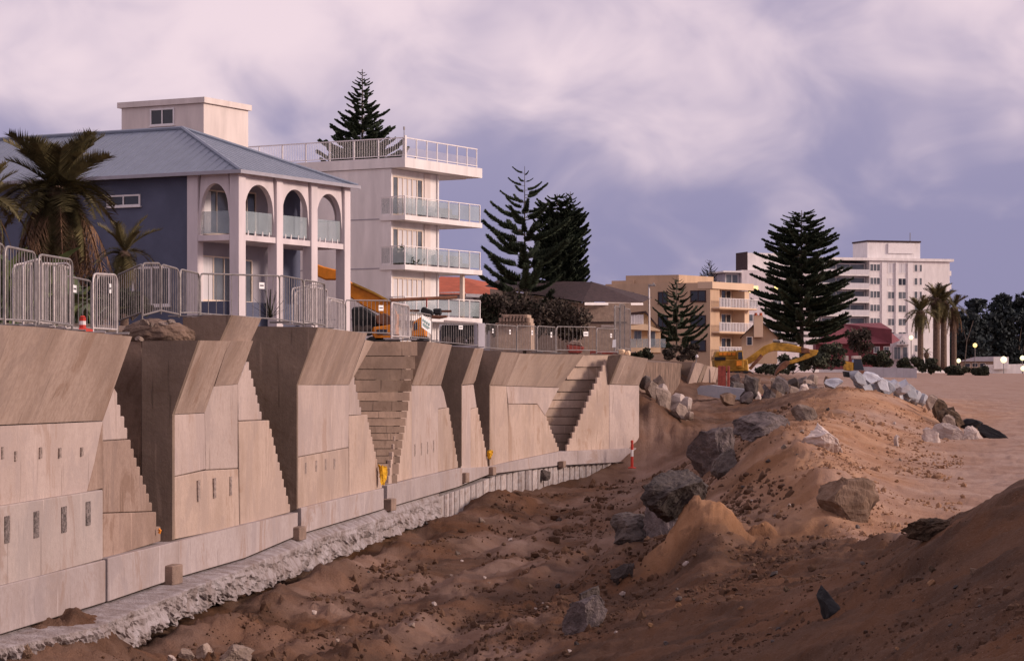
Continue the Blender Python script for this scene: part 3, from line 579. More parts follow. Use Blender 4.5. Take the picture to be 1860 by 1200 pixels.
rock('boulder', 'long dark boulder with pale scratched top beside the trench', 'boulder', 1246, 914, 122, 60, 'rockdark', big=True, seed=27, depth=1.2, tilt=-26, planes=3, sink=.46)
rock('boulder', 'small black boulder tucked under the large blue-grey boulder', 'boulder', 1322, 858, 52, 34, 'rockdark', big=True, seed=31, tilt=-15)
rock('boulder', 'flat dark block of stone lying alone on the trench floor', 'boulder', 1153, 984, 92, 44, 'rockdark', big=True, seed=47, planes=5, tilt=3)
rock('boulder', 'purple-grey boulder half buried behind the orange sand clod', 'boulder', 1226, 976, 78, 66, 'rockblue', big=True, seed=53, tilt=-22, Y=55)
rock('boulder', 'long flat pale grey boulder lying across the crest of the mound', 'boulder', 1392, 788, 108, 36, 'rockblue', big=True, seed=59, tilt=-4, planes=6)
rock('boulder', 'small grey boulder at the head of the trench behind the flat one', 'boulder', 1462, 762, 48, 24, 'rocktan', big=True, seed=61)
rock('boulder', 'whitish boulder with a dark end, bedded in the lit sand', 'boulder', 1492, 814, 68, 38, 'rockpale', big=True, seed=67, tilt=10)
rock('boulder', 'brown rounded boulder with striped face standing on the near sand', 'boulder', 1545, 946, 116, 72, 'rockbrown', big=True, seed=181, planes=14, depth=.9, sink=.42, amp=.12)
rock('boulder', 'dark boulder beside the pale slab at the foot of the near slope', 'boulder', 1058, 1110, 46, 46, 'rockdark', big=True, seed=73, tilt=20)
rock('slab', 'pale broken slab lying at the foot of the near slope', 'slab', 1078, 1142, 96, 48, 'rockblue', big=True, seed=79, tilt=-28, planes=6, depth=.6)
rock('sliver_rock', 'thin dark sliver of rock sticking out of the near slope', 'rock', 1142, 1050, 52, 22, 'rockdark', big=True, seed=83, tilt=-32, depth=.5)
rock('rubbish', 'crumpled black rubbish lying on the near sand slope', 'rubbish', 1519, 1112, 36, 46, 'black', big=True, seed=89, tilt=-30, planes=5, depth=.6)
rock('weed_clump', 'dark tangled clump of weed on the sand by the near ridge', 'weed', 1695, 978, 96, 30, 'weed', big=True, seed=107, planes=-3, sink=.42, amp=.34)
for i, (u, v, w, h, m_) in enumerate([(338, 1204, 30, 22, 'rocktan'), (372, 1198, 32, 24, 'rocktan'), (428, 1203, 66, 24, 'rocktan'), (312, 1205, 16, 14, 'rockpale'), (48, 1200, 22, 22, 'rockbrown')]):
    rock('cobble', ['angular stone at the bottom edge under the wall ledge', 'rounded pale stone between two others under the wall ledge', 'broad flat stone, widest in the row under the ledge', 'smallest whitish stone under the wall ledge', 'brown stone in the soil heap by the lower left corner'][i], 'stone', u, v, w, h, m_, 'stones under the ledge', big=True, seed=200 + i)
G1 = 'rocks tumbled past the end of the wall'
for (u, v, w, h, m_, lab) in [(1186, 718, 30, 24, 'rocktan', 'tan rock in the upper heap beside the wall end'), (1172, 704, 22, 20, 'rockdark', 'black rock topmost beside the wall end'), (1196, 702, 26, 20, 'rocktan', 'wedge rock on top of the heap beside the wall end'),
                              (1206, 714, 20, 16, 'rockpale', 'pale rock behind the tan ones beside the wall end'), (1205, 742, 30, 36, 'rocktan', 'tall upright slab in the heap beside the wall end'), (1228, 736, 34, 20, 'rockpale', 'pale tilted slab on the lower heap beside the wall end'),
                              (1246, 742, 24, 20, 'rockpale', 'whitish rock at the right of the heap beside the wall end'), (1236, 756, 36, 22, 'rocktan', 'wide tan rock lowest in the heap beside the wall end'), (1252, 760, 18, 12, 'rocktan', 'small rock at the foot of the heap beside the wall end')]:
    rock('rock', lab, 'rock', u, v, w, h, m_, G1, Y=112 + (760 - v) * .08)
G2 = 'rocks heaped in front of the yellow excavator'
pl = []
for k in range(34):
    u = rnd.uniform(1328, 1512); f = (u - 1328) / 184; v = rnd.uniform(692, 733 - 14 * f * f); w = rnd.uniform(16, 34)
    pl.append((u, v, w))
for (u, v, w) in sorted(pl, key=lambda q: q[1]):
    rock('rock', 'grey-brown rock in the heap in front of the yellow excavator', 'rock', u, v, w, w * rnd.uniform(.6, .85), rnd.choice(['rocktan', 'rockbrown', 'rockdark', 'rockblue']), G2, Y=128 + (735 - v) * .6, tilt=rnd.uniform(-25, 25))
rock('rock', 'white rounded rock face, brightest in the heap before the excavator', 'rock', 1460, 726, 22, 26, 'rockpale', Y=127, big=True, seed=301)
rock('rock', 'dark blue-grey slab standing at the back of the excavator heap', 'rock', 1366, 714, 30, 30, 'rockdark', Y=132, big=True, seed=303)
G3 = 'grey bags piled on the crest'
for k, (u, v, w, h, rz) in enumerate([(1520, 702, 34, 14, -14), (1556, 692, 32, 16, 24), (1566, 706, 42, 20, 22), (1584, 694, 36, 15, 20), (1600, 704, 30, 16, 26), (1586, 712, 30, 18, 28), (1610, 716, 28, 22, 30), (1618, 704, 30, 14, 18), (1634, 712, 32, 22, 26), (1630, 722, 24, 18, 30), (1650, 718, 34, 18, 24), (1642, 728, 24, 18, 20), (1658, 730, 28, 20, 18), (1672, 732, 22, 16, 22), (1656, 722, 26, 12, 30)]):
    rock('stone_bag', ['flat grey bag at the left end of the pile on the crest', 'topmost grey bag of the pile on the crest', 'largest blue-grey bag of the pile, left of the middle'][k] if k < 3 else 'lowest grey bag at the right end of the pile on the crest' if k == 13 else 'blue-grey stone-filled bag in the body of the pile on the crest', 'bag', u, v, w, h, 'bag', G3, tilt=rz * .55, Y=106 + k * .25, depth=1.1, sink=.3)
G4 = 'dark weedy rocks stepping down to the beach'
for (u, v, w, h, m_) in [(1690, 740, 28, 20, 'rocktan'), (1702, 752, 30, 24, 'weed'), (1716, 758, 34, 22, 'weed'), (1730, 764, 30, 16, 'weed'), (1708, 764, 24, 18, 'weed'), (1738, 772, 22, 14, 'weed'), (1720, 774, 26, 18, 'rocktan')]:
    rock('rock', {1690: 'brown-grey rock at the top of the weedy line below the bags', 1702: 'dark weedy rock, second from the top below the bags', 1716: 'widest dark weedy rock in the line below the bags', 1730: 'flat dark weedy rock on the beach side of the line', 1708: 'dark weedy rock on the mound side of the line', 1738: 'smallest dark weedy rock, nearest the beach', 1720: 'bare tan rock at the lower end of the weedy line'}[u], 'rock', u, v, w, h, m_, G4, tilt=25, Y=104 - (v - 740) * .15)
rock('slab', 'long pale slab tilted on the sand, upper of two', 'slab', 1718, 798, 62, 26, 'rockpale', big=True, seed=311, tilt=20, depth=.5, planes=5)
rock('slab', 'narrow pale curved slab, lower of two on the sand', 'slab', 1686, 804, 44, 20, 'rockpale', big=True, seed=313, tilt=28, depth=.4, planes=5)
rock('rock', 'rounded pale rock under the black weed on the beach', 'rock', 1768, 798, 34, 22, 'rockpale', big=True, seed=317)
rock('weed_clump', 'black weed lying over the rounded pale rock', 'weed', 1768, 780, 40, 16, 'black', big=True, seed=319, planes=3)
rock('weed_clump', 'black weed trailing down the beach, farthest right of the rocks', 'weed', 1797, 796, 60, 18, 'black', big=True, seed=321, tilt=32, planes=3, depth=.4)
rock('rock', 'small upright pale stone alone in the lit sand', 'stone', 1628, 810, 9, 18, 'rockpale', big=True, seed=323)
rock('rock', 'dark wet rock on the ground by the sheet piles', 'rock', 988, 868, 30, 14, 'rockdark', big=True, seed=325, Y=100)
for k in range(40):                   # loose stones on the trench floor
    u, v = rnd.uniform(560, 1250), rnd.uniform(930, 1190); w = rnd.uniform(5, 13)
    rock('stone', 'small stone lying loose on the trench floor', 'stone', u, v, w, w * .6, rnd.choice(['rocktan', 'rockpale', 'rockdark', 'rockbrown']), 'loose stones on the trench floor')
for k in range(30):
    u, v = rnd.uniform(1150, 1800), rnd.uniform(1020, 1190); w = rnd.uniform(6, 16)
    rock('earth_lump', 'dark lump of earth lying on the near shaded slope', 'lump', u, v, w, w * .55, rnd.choice(['weed', 'clod', 'rockbrown', 'rockdark']), 'lumps of earth on the near slope')
for k in range(26):
    u, v = rnd.uniform(1340, 1640), rnd.uniform(740, 960); w = rnd.uniform(5, 11)
    rock('stone', 'small stone lying loose on the sand mound', 'stone', u, v, w, w * .6, rnd.choice(['rocktan', 'rockpale', 'rockdark', 'clod']), 'loose stones on the sand mound')

# loose crumbs of earth, far too many to count
mt['soil'] = M('soil', (.135, .072, .042), .95, .3, 1.1, .6, 18, col2=(.05, .027, .017)); mt['soill'] = M('soil_light', (.36, .21, .125), .95, .3, 1.5, .6, 18, col2=(.17, .09, .05))
g_ = np.random.default_rng(77)
bmi = bmesh.new(); bmesh.ops.create_icosphere(bmi, subdivisions=1, radius=1); IV = np.array([v.co for v in bmi.verts]); IF = np.array([[v.index for v in f_.verts] for f_ in bmi.faces]); bmi.free()
def crumbs(name, mat, n_, u0, u1, lnY0, lnY1, smin, smean, keep):
    u = g_.uniform(u0, u1, n_); Y = np.exp(g_.uniform(lnY0, lnY1, n_)); X = (u - CU) / F * Y
    pat = fbm(X * .8, Y * .45, 3, 222) + g_.uniform(-.12, .12, n_); ok = (pat > .0) & keep(u, Y); X, Y = X[ok], Y[ok]; k = len(X)
    z = ground(X, Y)[0]; sz = np.minimum(smin + g_.exponential(smean, k), .11) * np.clip(Y / 45, .7, 1.6)
    jit = 1 + g_.uniform(-.38, .38, (k, len(IV), 1)); V = IV[None] * jit * sz[:, None, None] * g_.uniform(.6, 1.2, (k, 1, 3)) + np.stack([X, Y, z + sz * .15], 1)[:, None, :]
    return tris(name, V[:, IF].reshape(-1, 3), mt[mat], None, 'stuff')
crumbs('soil_crumbs', 'soil', 34000, -100, 1500, math.log(34), math.log(105), .008, .019, lambda u, Y: ((u - CU) / F * Y > np.interp(Y, wy, wx) + 1.3) & (u < np.interp(Y, [34, 50, 60, 80, 105], [1700, 1480, 1420, 1400, 1450])))
crumbs('slope_crumbs', 'soil', 16000, 950, 1880, math.log(14), math.log(48), .005, .010, lambda u, Y: u > 0)
crumbs('sand_crumbs', 'soill', 10000, 1250, 1750, math.log(48), math.log(110), .008, .014, lambda u, Y: u > np.interp(Y, [48, 60, 80, 110], [1500, 1440, 1400, 1500]))
# ------------------------------------------------------------------ posts, cloths, beam, far pieces of wall
def bollard(u, vt, vb, Y, label):
    p = P(u, vb, Y); h = (vb - vt) / F * Y; t = thing('delineator_post', label, 'post', p)
    mb = MB(); mb.lathe(p, [(.19, 0), (.19, .04), (.07, .07)], 12); mb.build('base', mt['red'], t)
    for a, b_, m_ in ((.05, .42, 'red'), (.42, .66, 'white'), (.66, .86, 'red'), (.86, 1, 'red')):
        mb = MB(); r = .062 if a < .8 else .05; mb.lathe(p, [(r, a * h), (r, b_ * h)] if a < .8 else [(.035, a * h), (.062, (a + .04) * h), (.062, b_ * h - .03), (.03, b_ * h)], 10); mb.build('band', mt[m_], t)
bollard(1148, 799, 850, 106.5, 'red and white post standing on the sand at the end of the wall')
bollard(150, 573, 602, 44, 'red and white post among the barriers on top of the wall')
def cloth(u, v, w, h, Y, label, seed):
    me = rock_mesh(seed, 3, 4, .5); s = Y / F; fit(me, w * s, .3, h * s); me.materials.append(mt['yellowcloth']); o = bpy.data.objects.new('yellow_cloth', me); C.objects.link(o); o.location = P(u, v, Y); tag(o, label, 'cloth')
cloth(695, 882, 18, 40, Yw(694) - .7, 'yellow cloth bundle hanging at the foot of the wide stair notch', 5)
cloth(890, 834, 12, 18, Yw(888) - .6, 'small yellow cloth at the foot of the narrow notch', 6)
mb = MB(); mb.tube([P(289, 968, Yw(289) - .2) + Vector((0, 0, .0)), P(291, 963, Yw(289) - .2), P(288, 960, Yw(289) - .2)], .03, 6); tag(mb.build('orange_tape', mt['orange']), 'scrap of orange tape at the foot of the first stepped edge', 'tape')
t = thing('concrete_beam', 'pale concrete beam with blunt end lying before the rock heap', 'beam', P(1265, 724, 138))
mb = MB(); q = [(1266, 706), (1272, 700), (1290, 699), (1358, 707), (1358, 727), (1300, 722), (1268, 716)]; mb.prism([P(u, v, 138 - (u - 1265) * .015) for u, v in q], (.3, 1.0, 0)); mb.build('body', mt['bag'], t)
mb = MB(); mb.prism([P(u, v, 136.5) for u, v in ((1358.3, 707), (1368, 708), (1368, 728), (1358.3, 727))], (.3, 1.0, 0)); mb.build('band', mt['rockblue'], t)
mb = MB(); mb.prism([P(u, v, 136.4) for u, v in ((1368.3, 708), (1374, 711), (1380, 720), (1380, 729), (1368.3, 728))], (.3, 1.0, 0)); mb.build('end_cap', mt['rockpale'], t)
far = thing('far_seawall', 'far short stretch of leaning concrete wall panels beside the red steel sheet', 'sea wall', P(1275, 715, 145))
for pts, m_ in (([(1246, 711), (1251, 716), (1263, 701), (1279, 662), (1275, 660), (1264, 658), (1252, 692)], 'conc_defl'), ([(1264, 702), (1270, 701), (1286, 664), (1279.5, 662)], 'conc_side_shade'), ([(1272, 703), (1290, 704), (1301, 667), (1285, 664)], 'conc_defl'), ([(1290.5, 704), (1297, 704), (1307, 669), (1301.5, 667)], 'conc_defl')):
    mb = MB(); mb.prism([P(u, v, 145 + (u - 1245) * .12) for u, v in pts], (-.1, 1.2, 0)); mb.build('deflector_panel', mt[m_], far)
mb = MB(); mb.prism([P(u, v, 150) for u, v in ((1168, 652), (1262, 658), (1252, 693), (1246, 714), (1168, 714))], (-.1, 1.0, 0)); mb.build('return_wall', mt['conc_step'], far)
t = thing('red_steel_sheet', 'rusty red steel sheets standing on end beside the leaning panels', 'steel sheet', P(1316, 706, 150))
for a, b_ in ((1304, 1311), (1311.5, 1318), (1321, 1325)):
    mb = MB(); mb.prism([P(a, 664, 150), P(b_, 665, 150), P(b_, 707, 150), P(a, 706, 150)], (.05, .25, 0)); mb.build('sheet', mt['redrust'], t)
mb = MB(); mb.prism([P(u, v, 134) for u, v in ((1382, 716), (1404, 719), (1402, 730), (1384, 729))], (.1, .8, 0)); tag(mb.build('red_crate', mt['redrust'], bevel=.05), 'dark red block lying among the rocks right of the beam', 'block')
t = thing('marker_peg', 'thin peg with white head on top of the leaning panels', 'peg', P(1265, 658, 146))
mb = MB(); mb.tube([P(1264, 659, 146), P(1266, 648, 146)], .03, 6); mb.build('stake', mt['steel'], t)
mb = MB(); mb.lathe(P(1266, 648, 146), [(.03, -.06), (.09, -.02), (.09, .08), (.03, .13)], 8); mb.build('head', mt['white'], t)

# ------------------------------------------------------------------ crowd barriers
BG = 'crowd barriers along the wall top'
def rail(pts, corner, n=4):           # rounded polyline through four corners, open at the foot
    a, b_, c, d = [Vector(q) for q in pts]; out = [a]
    for p, q, r_ in ((a, b_, c), (b_, c, d)):
        p1 = q + (p - q).normalized() * corner; p2 = q + (r_ - q).normalized() * corner
        out += [(p1 * (1 - s) ** 2 + q * 2 * s * (1 - s) + p2 * s * s) for s in [i / n for i in range(n + 1)]]
    return out + [d]
def barrier(label, u1, vt1, vb1, u2, vt2, vb2, nb, Y1=None, Y2=None, mat='steel', gap=.07, sign=None, r=1.0, sheet=False, foot=True):
    Y1 = Y1 or Yw(u1) + 2.2; Y2 = Y2 or Yw(u2) + 2.2
    a, b_, c, d = P(u1, vb1, Y1), P(u1, vt1, Y1), P(u2, vt2, Y2), P(u2, vb2, Y2); t = thing('crowd_barrier', label, 'barrier', a, BG)
    w = (d - a).length; rr = .021 * r
    mb = MB(); mb.tube(rail((a, b_, c, d), min(.16, w * .2)), rr, 6)
    k = gap; a1, d1 = a.lerp(b_, k), d.lerp(c, k); mb.tube([a1, d1], rr * .9, 6); mb.build('frame', mt[mat], t)
    for i in range(1, nb + 1):
        f = i / (nb + 1); e = min(f, 1 - f) * w; dz = .0 if e > .16 else (.16 - e) ** 2 / .16 * .9
        p, q_ = a1.lerp(d1, f), b_.lerp(c, f) - Vector((0, 0, dz))
        mb = MB(); mb.tube([p, q_], .0085 * r, 5); mb.build('bar', mt[mat], t)
    if foot:
        n_ = Vector((-(d - a).y, (d - a).x, 0)).normalized() * .25
        for p in (a, d): mb = MB(); mb.tube([p - n_, p + n_], .016 * r, 5); mb.build('foot', mt[mat], t)
    if sign:
        f0, f1, g0, g1 = sign; bt = lambda f, g_: a.lerp(d, f).lerp(b_.lerp(c, f), g_) + Vector((.02, -.045, 0))
        mb = MB(); mb.prism([bt(f0, g0), bt(f1, g0), bt(f1, g1), bt(f0, g1)], (-.002, .012, 0)); s_ = mb.build('sign_plate', mt['ply'], t)
        mb = MB(); mb.prism([bt(f0 + (f1 - f0) * x, g0 + (g1 - g0) * y) + Vector((.003, -.008, 0)) for x, y in ((.15, .4), (.85, .4), (.85, .62), (.15, .62))], (-.001, .005, 0)); mb.build('print', mt['darktext'], s_)
    return t
barrier('grey steel crowd barrier cut off by the left edge of the picture', -60, 438, 588, 7, 444, 590, 9, 37.5, 39.0)
barrier('tall grey barrier, second from the left edge, before the palm', 9, 447, 590, 64, 459, 592, 10)
barrier('grey barrier leaning behind the second, bars white and crowded', 42, 478, 590, 76, 470, 594, 7, 40.3, 41.0, 'steelw', r=1.15)
barrier('tall grey barrier before the big-leaved plants, third from the left', 70, 462, 590, 131, 472, 600, 11)
barrier('pale barrier stacked behind the third, leaning to the right', 74, 478, 594, 118, 482, 598, 9, 41.5, 42.4, 'steelw', r=1.2)
barrier('pale barrier stacked innermost, its bars slanting', 86, 480, 592, 127, 478, 596, 7, 42.2, 42.0, 'steelw', r=1.0)
barrier('short grey barrier just left of the red and white post', 118, 501, 600, 166, 511, 602, 5, 44, 45.5, sign=(.28, .42, .72, .86))
barrier('narrow pale barrier with rounded top right of the red and white post', 169, 497, 603, 212, 499, 606, 10, 44.5, 45.6, 'steelw', sign=(.66, .74, .68, .84))
barrier('grey barrier tipped upward on the dirt heap', 213, 500, 590, 259, 479, 573, 11, 47.5, 45.8, 'steeld', foot=False)
barrier('grey barrier leaning on the dirt heap, left of the folded pair', 258, 478, 580, 292, 478, 570, 10, 46.5, 47.4, 'steeld', foot=False)
barrier('grey barrier leaning on the dirt heap, right of the folded pair', 292, 480, 570, 325, 489, 577, 9, 47.5, 48.5, 'steeld', foot=False)
barrier('slanted grey barrier in front of the white house column', 327, 489, 574, 362, 497, 573, 11, 48.5, 50)
barrier('wide-barred barrier with a white notice before the arched house', 364, 497, 573, 508, 501, 584, 10, 51, 57.5, gap=.05, sign=(.71, .78, .70, .84))
barrier('grey barrier between the white notice and the curved stack', 508, 500, 586, 551, 508, 594, 9, 57.6, 60)
barrier('front barrier of the curved stack beside the yucca', 552, 508, 588, 590, 515, 596, 10, 60, 62.5)
barrier('pale barrier stacked in the middle of the curved pile', 530, 524, 588, 588, 514, 596, 12, 60.5, 63, 'steelw')
barrier('pale barrier at the back of the curved pile', 536, 530, 590, 572, 522, 596, 8, 61.5, 63.4, 'steelw')
barrier('low pale barrier right of the curved pile, close to the end column', 593, 540, 600, 624, 546, 604, 11, 63.2, 65.6, 'steelw')
barrier('grey barrier before the orange excavator, carrying a small white notice', 628, 545, 606, 710, 546, 608, 10, 67, 73, gap=.05, sign=(.70, .81, .70, .86))
barrier('dense pale stack of barriers beside the orange excavator', 711, 549, 615, 743, 556, 616, 14, 72.5, 75, 'steelw', r=1.3)
barrier('second pale barrier nested inside the dense stack', 714, 551, 616, 741, 554, 617, 10, 73.2, 75.4, 'steelw', r=1.3)
barrier('grey barrier between the dense stack and the tilted white board', 747, 566, 615, 783, 572, 618, 9, 75.5, 79)
barrier('long grey barrier before the dark vehicle, right of the white board', 784, 585, 622, 868, 588, 630, 19, 79.5, 88.5, sign=(.55, .64, .72, .9))
barrier('grey barrier just right of the grey panel', 881, 588, 634, 903, 590, 636, 8, 93.5, 95.5, sign=(.55, .66, .66, .84))
barrier('grey barrier in front of the broken brick stack', 903, 590, 636, 938, 592, 638, 12, 95.5, 98, sign=(.60, .68, .66, .84))
barrier('grey barrier right of the broken brick stack', 939, 591, 638, 975, 593, 639, 12, 98, 101, sign=(.70, .78, .66, .84))
barrier('reddish grey barrier left of the wide-barred one', 976, 592, 640, 1009, 594, 642, 10, 101, 103, sign=(.7, .78, .6, .8))
barrier('wide-barred barrier with white notice before the brick house', 1011, 593, 641, 1083, 594, 642, 9, 104, 108, gap=.12, sign=(.66, .78, .66, .82))
barrier('grey barrier right of the wide-barred one, before the brick house', 1084, 596, 642, 1122, 597, 642, 13, 108, 110.5, sign=(.62, .70, .64, .8))
for k, (u1, vt, u2) in enumerate(((1116, 556, 1126), (1125, 552, 1135), (1134, 560, 1145))):
    barrier(['tall mesh panel at the left of the upright stack by the brick house', 'tall mesh panel in the middle of the upright stack by the brick house', 'tall mesh panel nearest the small yellow house'][k], u1, vt, 638, u2, vt + 2, 640, 6, 111 + k, 112 + k, 'steeld', r=1.2)
t = thing('notice_board', 'white board with pale green lettering tilted on the barriers', 'notice board', P(775, 606, 77))
mb = MB(); q = [P(766, 571, 77.2), P(783, 583, 77.6), P(783, 607, 77.6), P(766, 594, 77.2)]; mb.prism(q, (-.01, .03, 0)); mb.build('board', mt['ply'], t)
def on(f, g_): return q[0].lerp(q[1], f).lerp(q[3].lerp(q[2], f), g_) + Vector((.01, -.03, 0))
for a, b_, c, d in ((.12, .25, .22, .46), (.32, .25, .42, .46), (.52, .25, .62, .46), (.72, .25, .84, .46), (.12, .58, .86, .64), (.12, .72, .7, .77)):
    mb = MB(); mb.prism([on(a, b_), on(c, b_), on(c, d), on(a, d)], (0, .01, 0)); mb.build('print', mt['signtext'], t)
mb = MB(); mb.prism([P(867, 586, 89.4), P(881, 587, 90.4), P(881, 633, 90.4), P(867, 631, 89.4)], inn(875) * .12); tag(mb.build('grey_panel', mt['grey'], bevel=.01), 'plain grey panel standing between two barriers', 'panel')
mb = MB(); mb.prism([P(1113, 617, 107), P(1119, 616, 107), P(1119, 630, 107), P(1112, 631, 107)], (0, .03, 0)); tag(mb.build('white_plate', mt['ply']), 'bright white plate fixed low on the barrier by the mesh panels', 'sign')
for k, (u, v, w) in enumerate(((1130, 641, 12), (1141, 643, 10))):
    rock('sandbag', ['pale yellow sandbag on the wall end, left of two', 'pale yellow sandbag on the wall end, right of two'][k], 'sandbag', u, v, w, 6, 'yellowwall', 'sandbags on the wall end', Y=108.5, big=True, seed=340 + k)
barrier('pale barrier leaning outermost on the stack at the far left', 24, 482, 590, 58, 476, 594, 7, 40.6, 41.2, 'steelw', r=1.1)
barrier('pale barrier with slanted bars behind the right half of the stack', 98, 480, 594, 130, 488, 600, 7, 42.6, 43.2, 'steelw', r=1.1)
barrier('pale barrier doubled up behind the narrow rounded one', 176, 500, 600, 214, 503, 604, 8, 46, 47, 'steel')
barrier('pale barrier standing innermost in the curved pile', 556, 520, 590, 594, 526, 598, 10, 62.5, 65, 'steelw', r=1.1)
barrier('pale barrier lying against the low one by the end column', 600, 544, 602, 628, 552, 606, 9, 65, 67.5, 'steelw', r=1.2)
# dirt heap on the wall top
rock('dirt_heap', 'heap of dirt and rubble on the wall top under the tipped barriers', 'dirt heap', 280, 624, 136, 38, 'dirt', Y=47.6, big=True, seed=352, planes=-4, sink=.25, amp=.10)
for k, (u, v, w, h) in enumerate(((252, 618, 16, 7), (275, 592, 14, 6), (296, 590, 20, 6), (310, 586, 16, 6), (262, 588, 20, 9))):
    rock('rubble_stone', {252: 'lump of rubble lowest on the dirt heap, beside the wall gap', 275: 'small lump of rubble under the folded pair of barriers', 296: 'wide flat lump of rubble on top of the dirt heap', 310: 'lump of rubble at the right end of the dirt heap', 262: 'thickest lump of rubble at the left of the dirt heap'}[u], 'rubble', u, v, w, h, 'rocktan', 'rubble lumps on the dirt heap', Y=46.6, big=True, seed=360 + k)

# ------------------------------------------------------------------ buildings
class Fr:                             # a building's own axes: a along the sea front, b inland to the left, z above the eye line
    def __init__(s, X, Y, d1, d2=None):
        s.o = Vector((X, Y, EYE)); s.d1 = Vector((*d1, 0)).normalized(); s.d2 = Vector((*d2, 0)).normalized() if d2 else Vector((-s.d1.y, s.d1.x, 0))
    def __call__(s, a, b, z): return s.o + s.d1 * a + s.d2 * b + Vector((0, 0, z))
    def box(s, mb, a0, a1, b0, b1, z0, z1):
        mb.box8([s(a0, b0, z0), s(a1, b0, z0), s(a1, b1, z0), s(a0, b1, z0), s(a0, b0, z1), s(a1, b0, z1), s(a1, b1, z1), s(a0, b1, z1)])
    def part(s, name, mat, par, *ext, bevel=0):
        mb = MB()
        for e in ([ext] if not isinstance(ext[0], tuple) else ext): s.box(mb, *e)
        return mb.build(name, mt[mat], par, bevel=bevel)
def window(fr, par, face, c0, c1, z0, z1, at, panes=2, fmat='frame', pmat='glasspane', fw=.06, sill=True, out=-1):
    """A framed window on the a-face (at = b) or b-face (at = a); out is the outward sign."""
    def ext(x0, x1, y0, y1, d0, d1):
        lo, hi = sorted((at + out * d0, at + out * d1))
        return (x0, x1, lo, hi, y0, y1) if face == 'a' else (lo, hi, x0, x1, y0, y1)
    w = fr.part('window', fmat, par, ext(c0, c1, z0, z0 + fw, .005, .07), ext(c0, c1, z1 - fw, z1, .005, .07), ext(c0, c0 + fw, z0 + fw + .002, z1 - fw - .002, .006, .069), ext(c1 - fw, c1, z0 + fw + .002, z1 - fw - .002, .006, .069))
    step = (c1 - c0 - 2 * fw) / panes
    for k in range(panes):
        x0 = c0 + fw + k * step
        fr.part('pane', pmat if isinstance(pmat, str) else pmat[k % len(pmat)], w, *ext(x0 + .004, x0 + step - .004, z0 + fw + .004, z1 - fw - .004, .003, .025))
        if k: fr.part('mullion', fmat, w, *ext(x0 - fw * .4, x0 + fw * .4, z0 + fw + .003, z1 - fw - .003, .028, .068))
    if sill: fr.part('sill', fmat, w, *ext(c0 - .05, c1 + .05, z0 - .06, z0 - .004, .004, .12))
    return w
GZ = 1.15
# --- arched house
f = Fr((430 - CU) / F * 100, 100, (.47, .883)); hs = thing('arched_house', 'blue and pale lilac two-storey house with arched balconies and blue metal roof', 'house', f(0, 0, GZ))
f.part('wall', 'blue', hs, .25, 8.6, 2.42, 17, GZ, 8.72)
f.part('wall', 'grey', hs, .3, 5.6, 2.2, 2.40, GZ, 8.7)
f.part('plinth_wall', 'blue', hs, .1, 5.7, .6, 2.2, GZ, 3.35)
cols = [(-.02, .5), (2.86, 3.36), (5.62, 6.12), (8.38, 8.88)]
for a0, a1 in cols: f.part('column', 'lilac', hs, a0, a1, -.12, .36, GZ, 8.78, bevel=.01)
f.part('column', 'lilac', hs, -.03, .4, 2.0, 2.55, GZ, 8.78, bevel=.01)
def arch(par, pt, x0, x1, zs, za, zt, zb, ext, mat='lilac', lip=.12):
    """A wall panel from x0 to x1 with an arched opening: springing at zs, crown at za, top at zt, jambs down to zb."""
    xm = (x0 + x1) / 2; hw = (x1 - x0) / 2 - lip; n = 18
    arc = [(xm - hw * math.cos(math.pi * k / n), zs + (za - zs) * math.sin(math.pi * k / n)) for k in range(n + 1)]
    lo = [(x0 + .02, zb), (x0 + .04, zb + .5)] + arc + [(x1 - .04, zb + .5), (x1 - .02, zb)]
    mb = MB(); k = len(lo); top = [(x0 if i < 2 else x1 if i >= k - 2 else x, zt) for i, (x, z) in enumerate(lo)]
    top[0] = (x0, zb + .0); top[1] = (x0, zb + .9); top[-1] = (x1, zb); top[-2] = (x1, zb + .9)
    A_ = [pt(*q) for q in lo]; B_ = [pt(*q) for q in top]; e = Vector(ext); m_ = 2 * k
    mb.add(A_ + B_ + [p + e for p in A_] + [p + e for p in B_], [(i, i + 1, k + i + 1, k + i) for i in range(k - 1)] + [(m_ + i + 1, m_ + i, m_ + k + i, m_ + k + i + 1) for i in range(k - 1)] + [(i + 1, i, m_ + i, m_ + i + 1) for i in range(k - 1)] + [(k + i, k + i + 1, m_ + k + i + 1, m_ + k + i) for i in range(k - 1)])
    return mb.build('arch_panel', mt[mat], par)
for (a0, a1), (b0, b1) in zip(cols[:-1], cols[1:]):
    arch(hs, lambda x, z: f(x, 0, z), a1, b0, 7.25, 8.36, 8.78, 6.25, f.d2 * .24)
    f.part('balcony_slab', 'lilac', hs, a1 + .002, b0 - .002, -.06, 2.2, 5.92, 6.16)
    for h_ in (0, 1):
        x0 = a1 + .1 + h_ * (b0 - a1 - .2) / 2; x1 = x0 + (b0 - a1 - .2) / 2 - .03
        gl = f.part('glass_panel', 'glassclear', hs, x0, x1, .05, .065, 6.26, 7.18)
        for xx in (x0 + .3, x1 - .25): f.part('clamp', 'white', gl, xx, xx + .05, .03, .085, 6.17, 6.36)
arch(hs, lambda x, z: f(.06, x, z), .36, 2.0, 7.25, 8.36, 8.78, 6.25, f.d1 * .24)
f.part('balcony_slab', 'lilac', hs, -.02, .49, .37, 1.99, 5.92, 6.16)
f.part('glass_panel', 'glassclear', hs, .18, .195, .4, 1.96, 6.22, 7.18)
arch(hs, lambda x, z: f(8.5, x, z), .36, 2.2, 7.25, 8.36, 8.78, 6.25, f.d1 * .24)
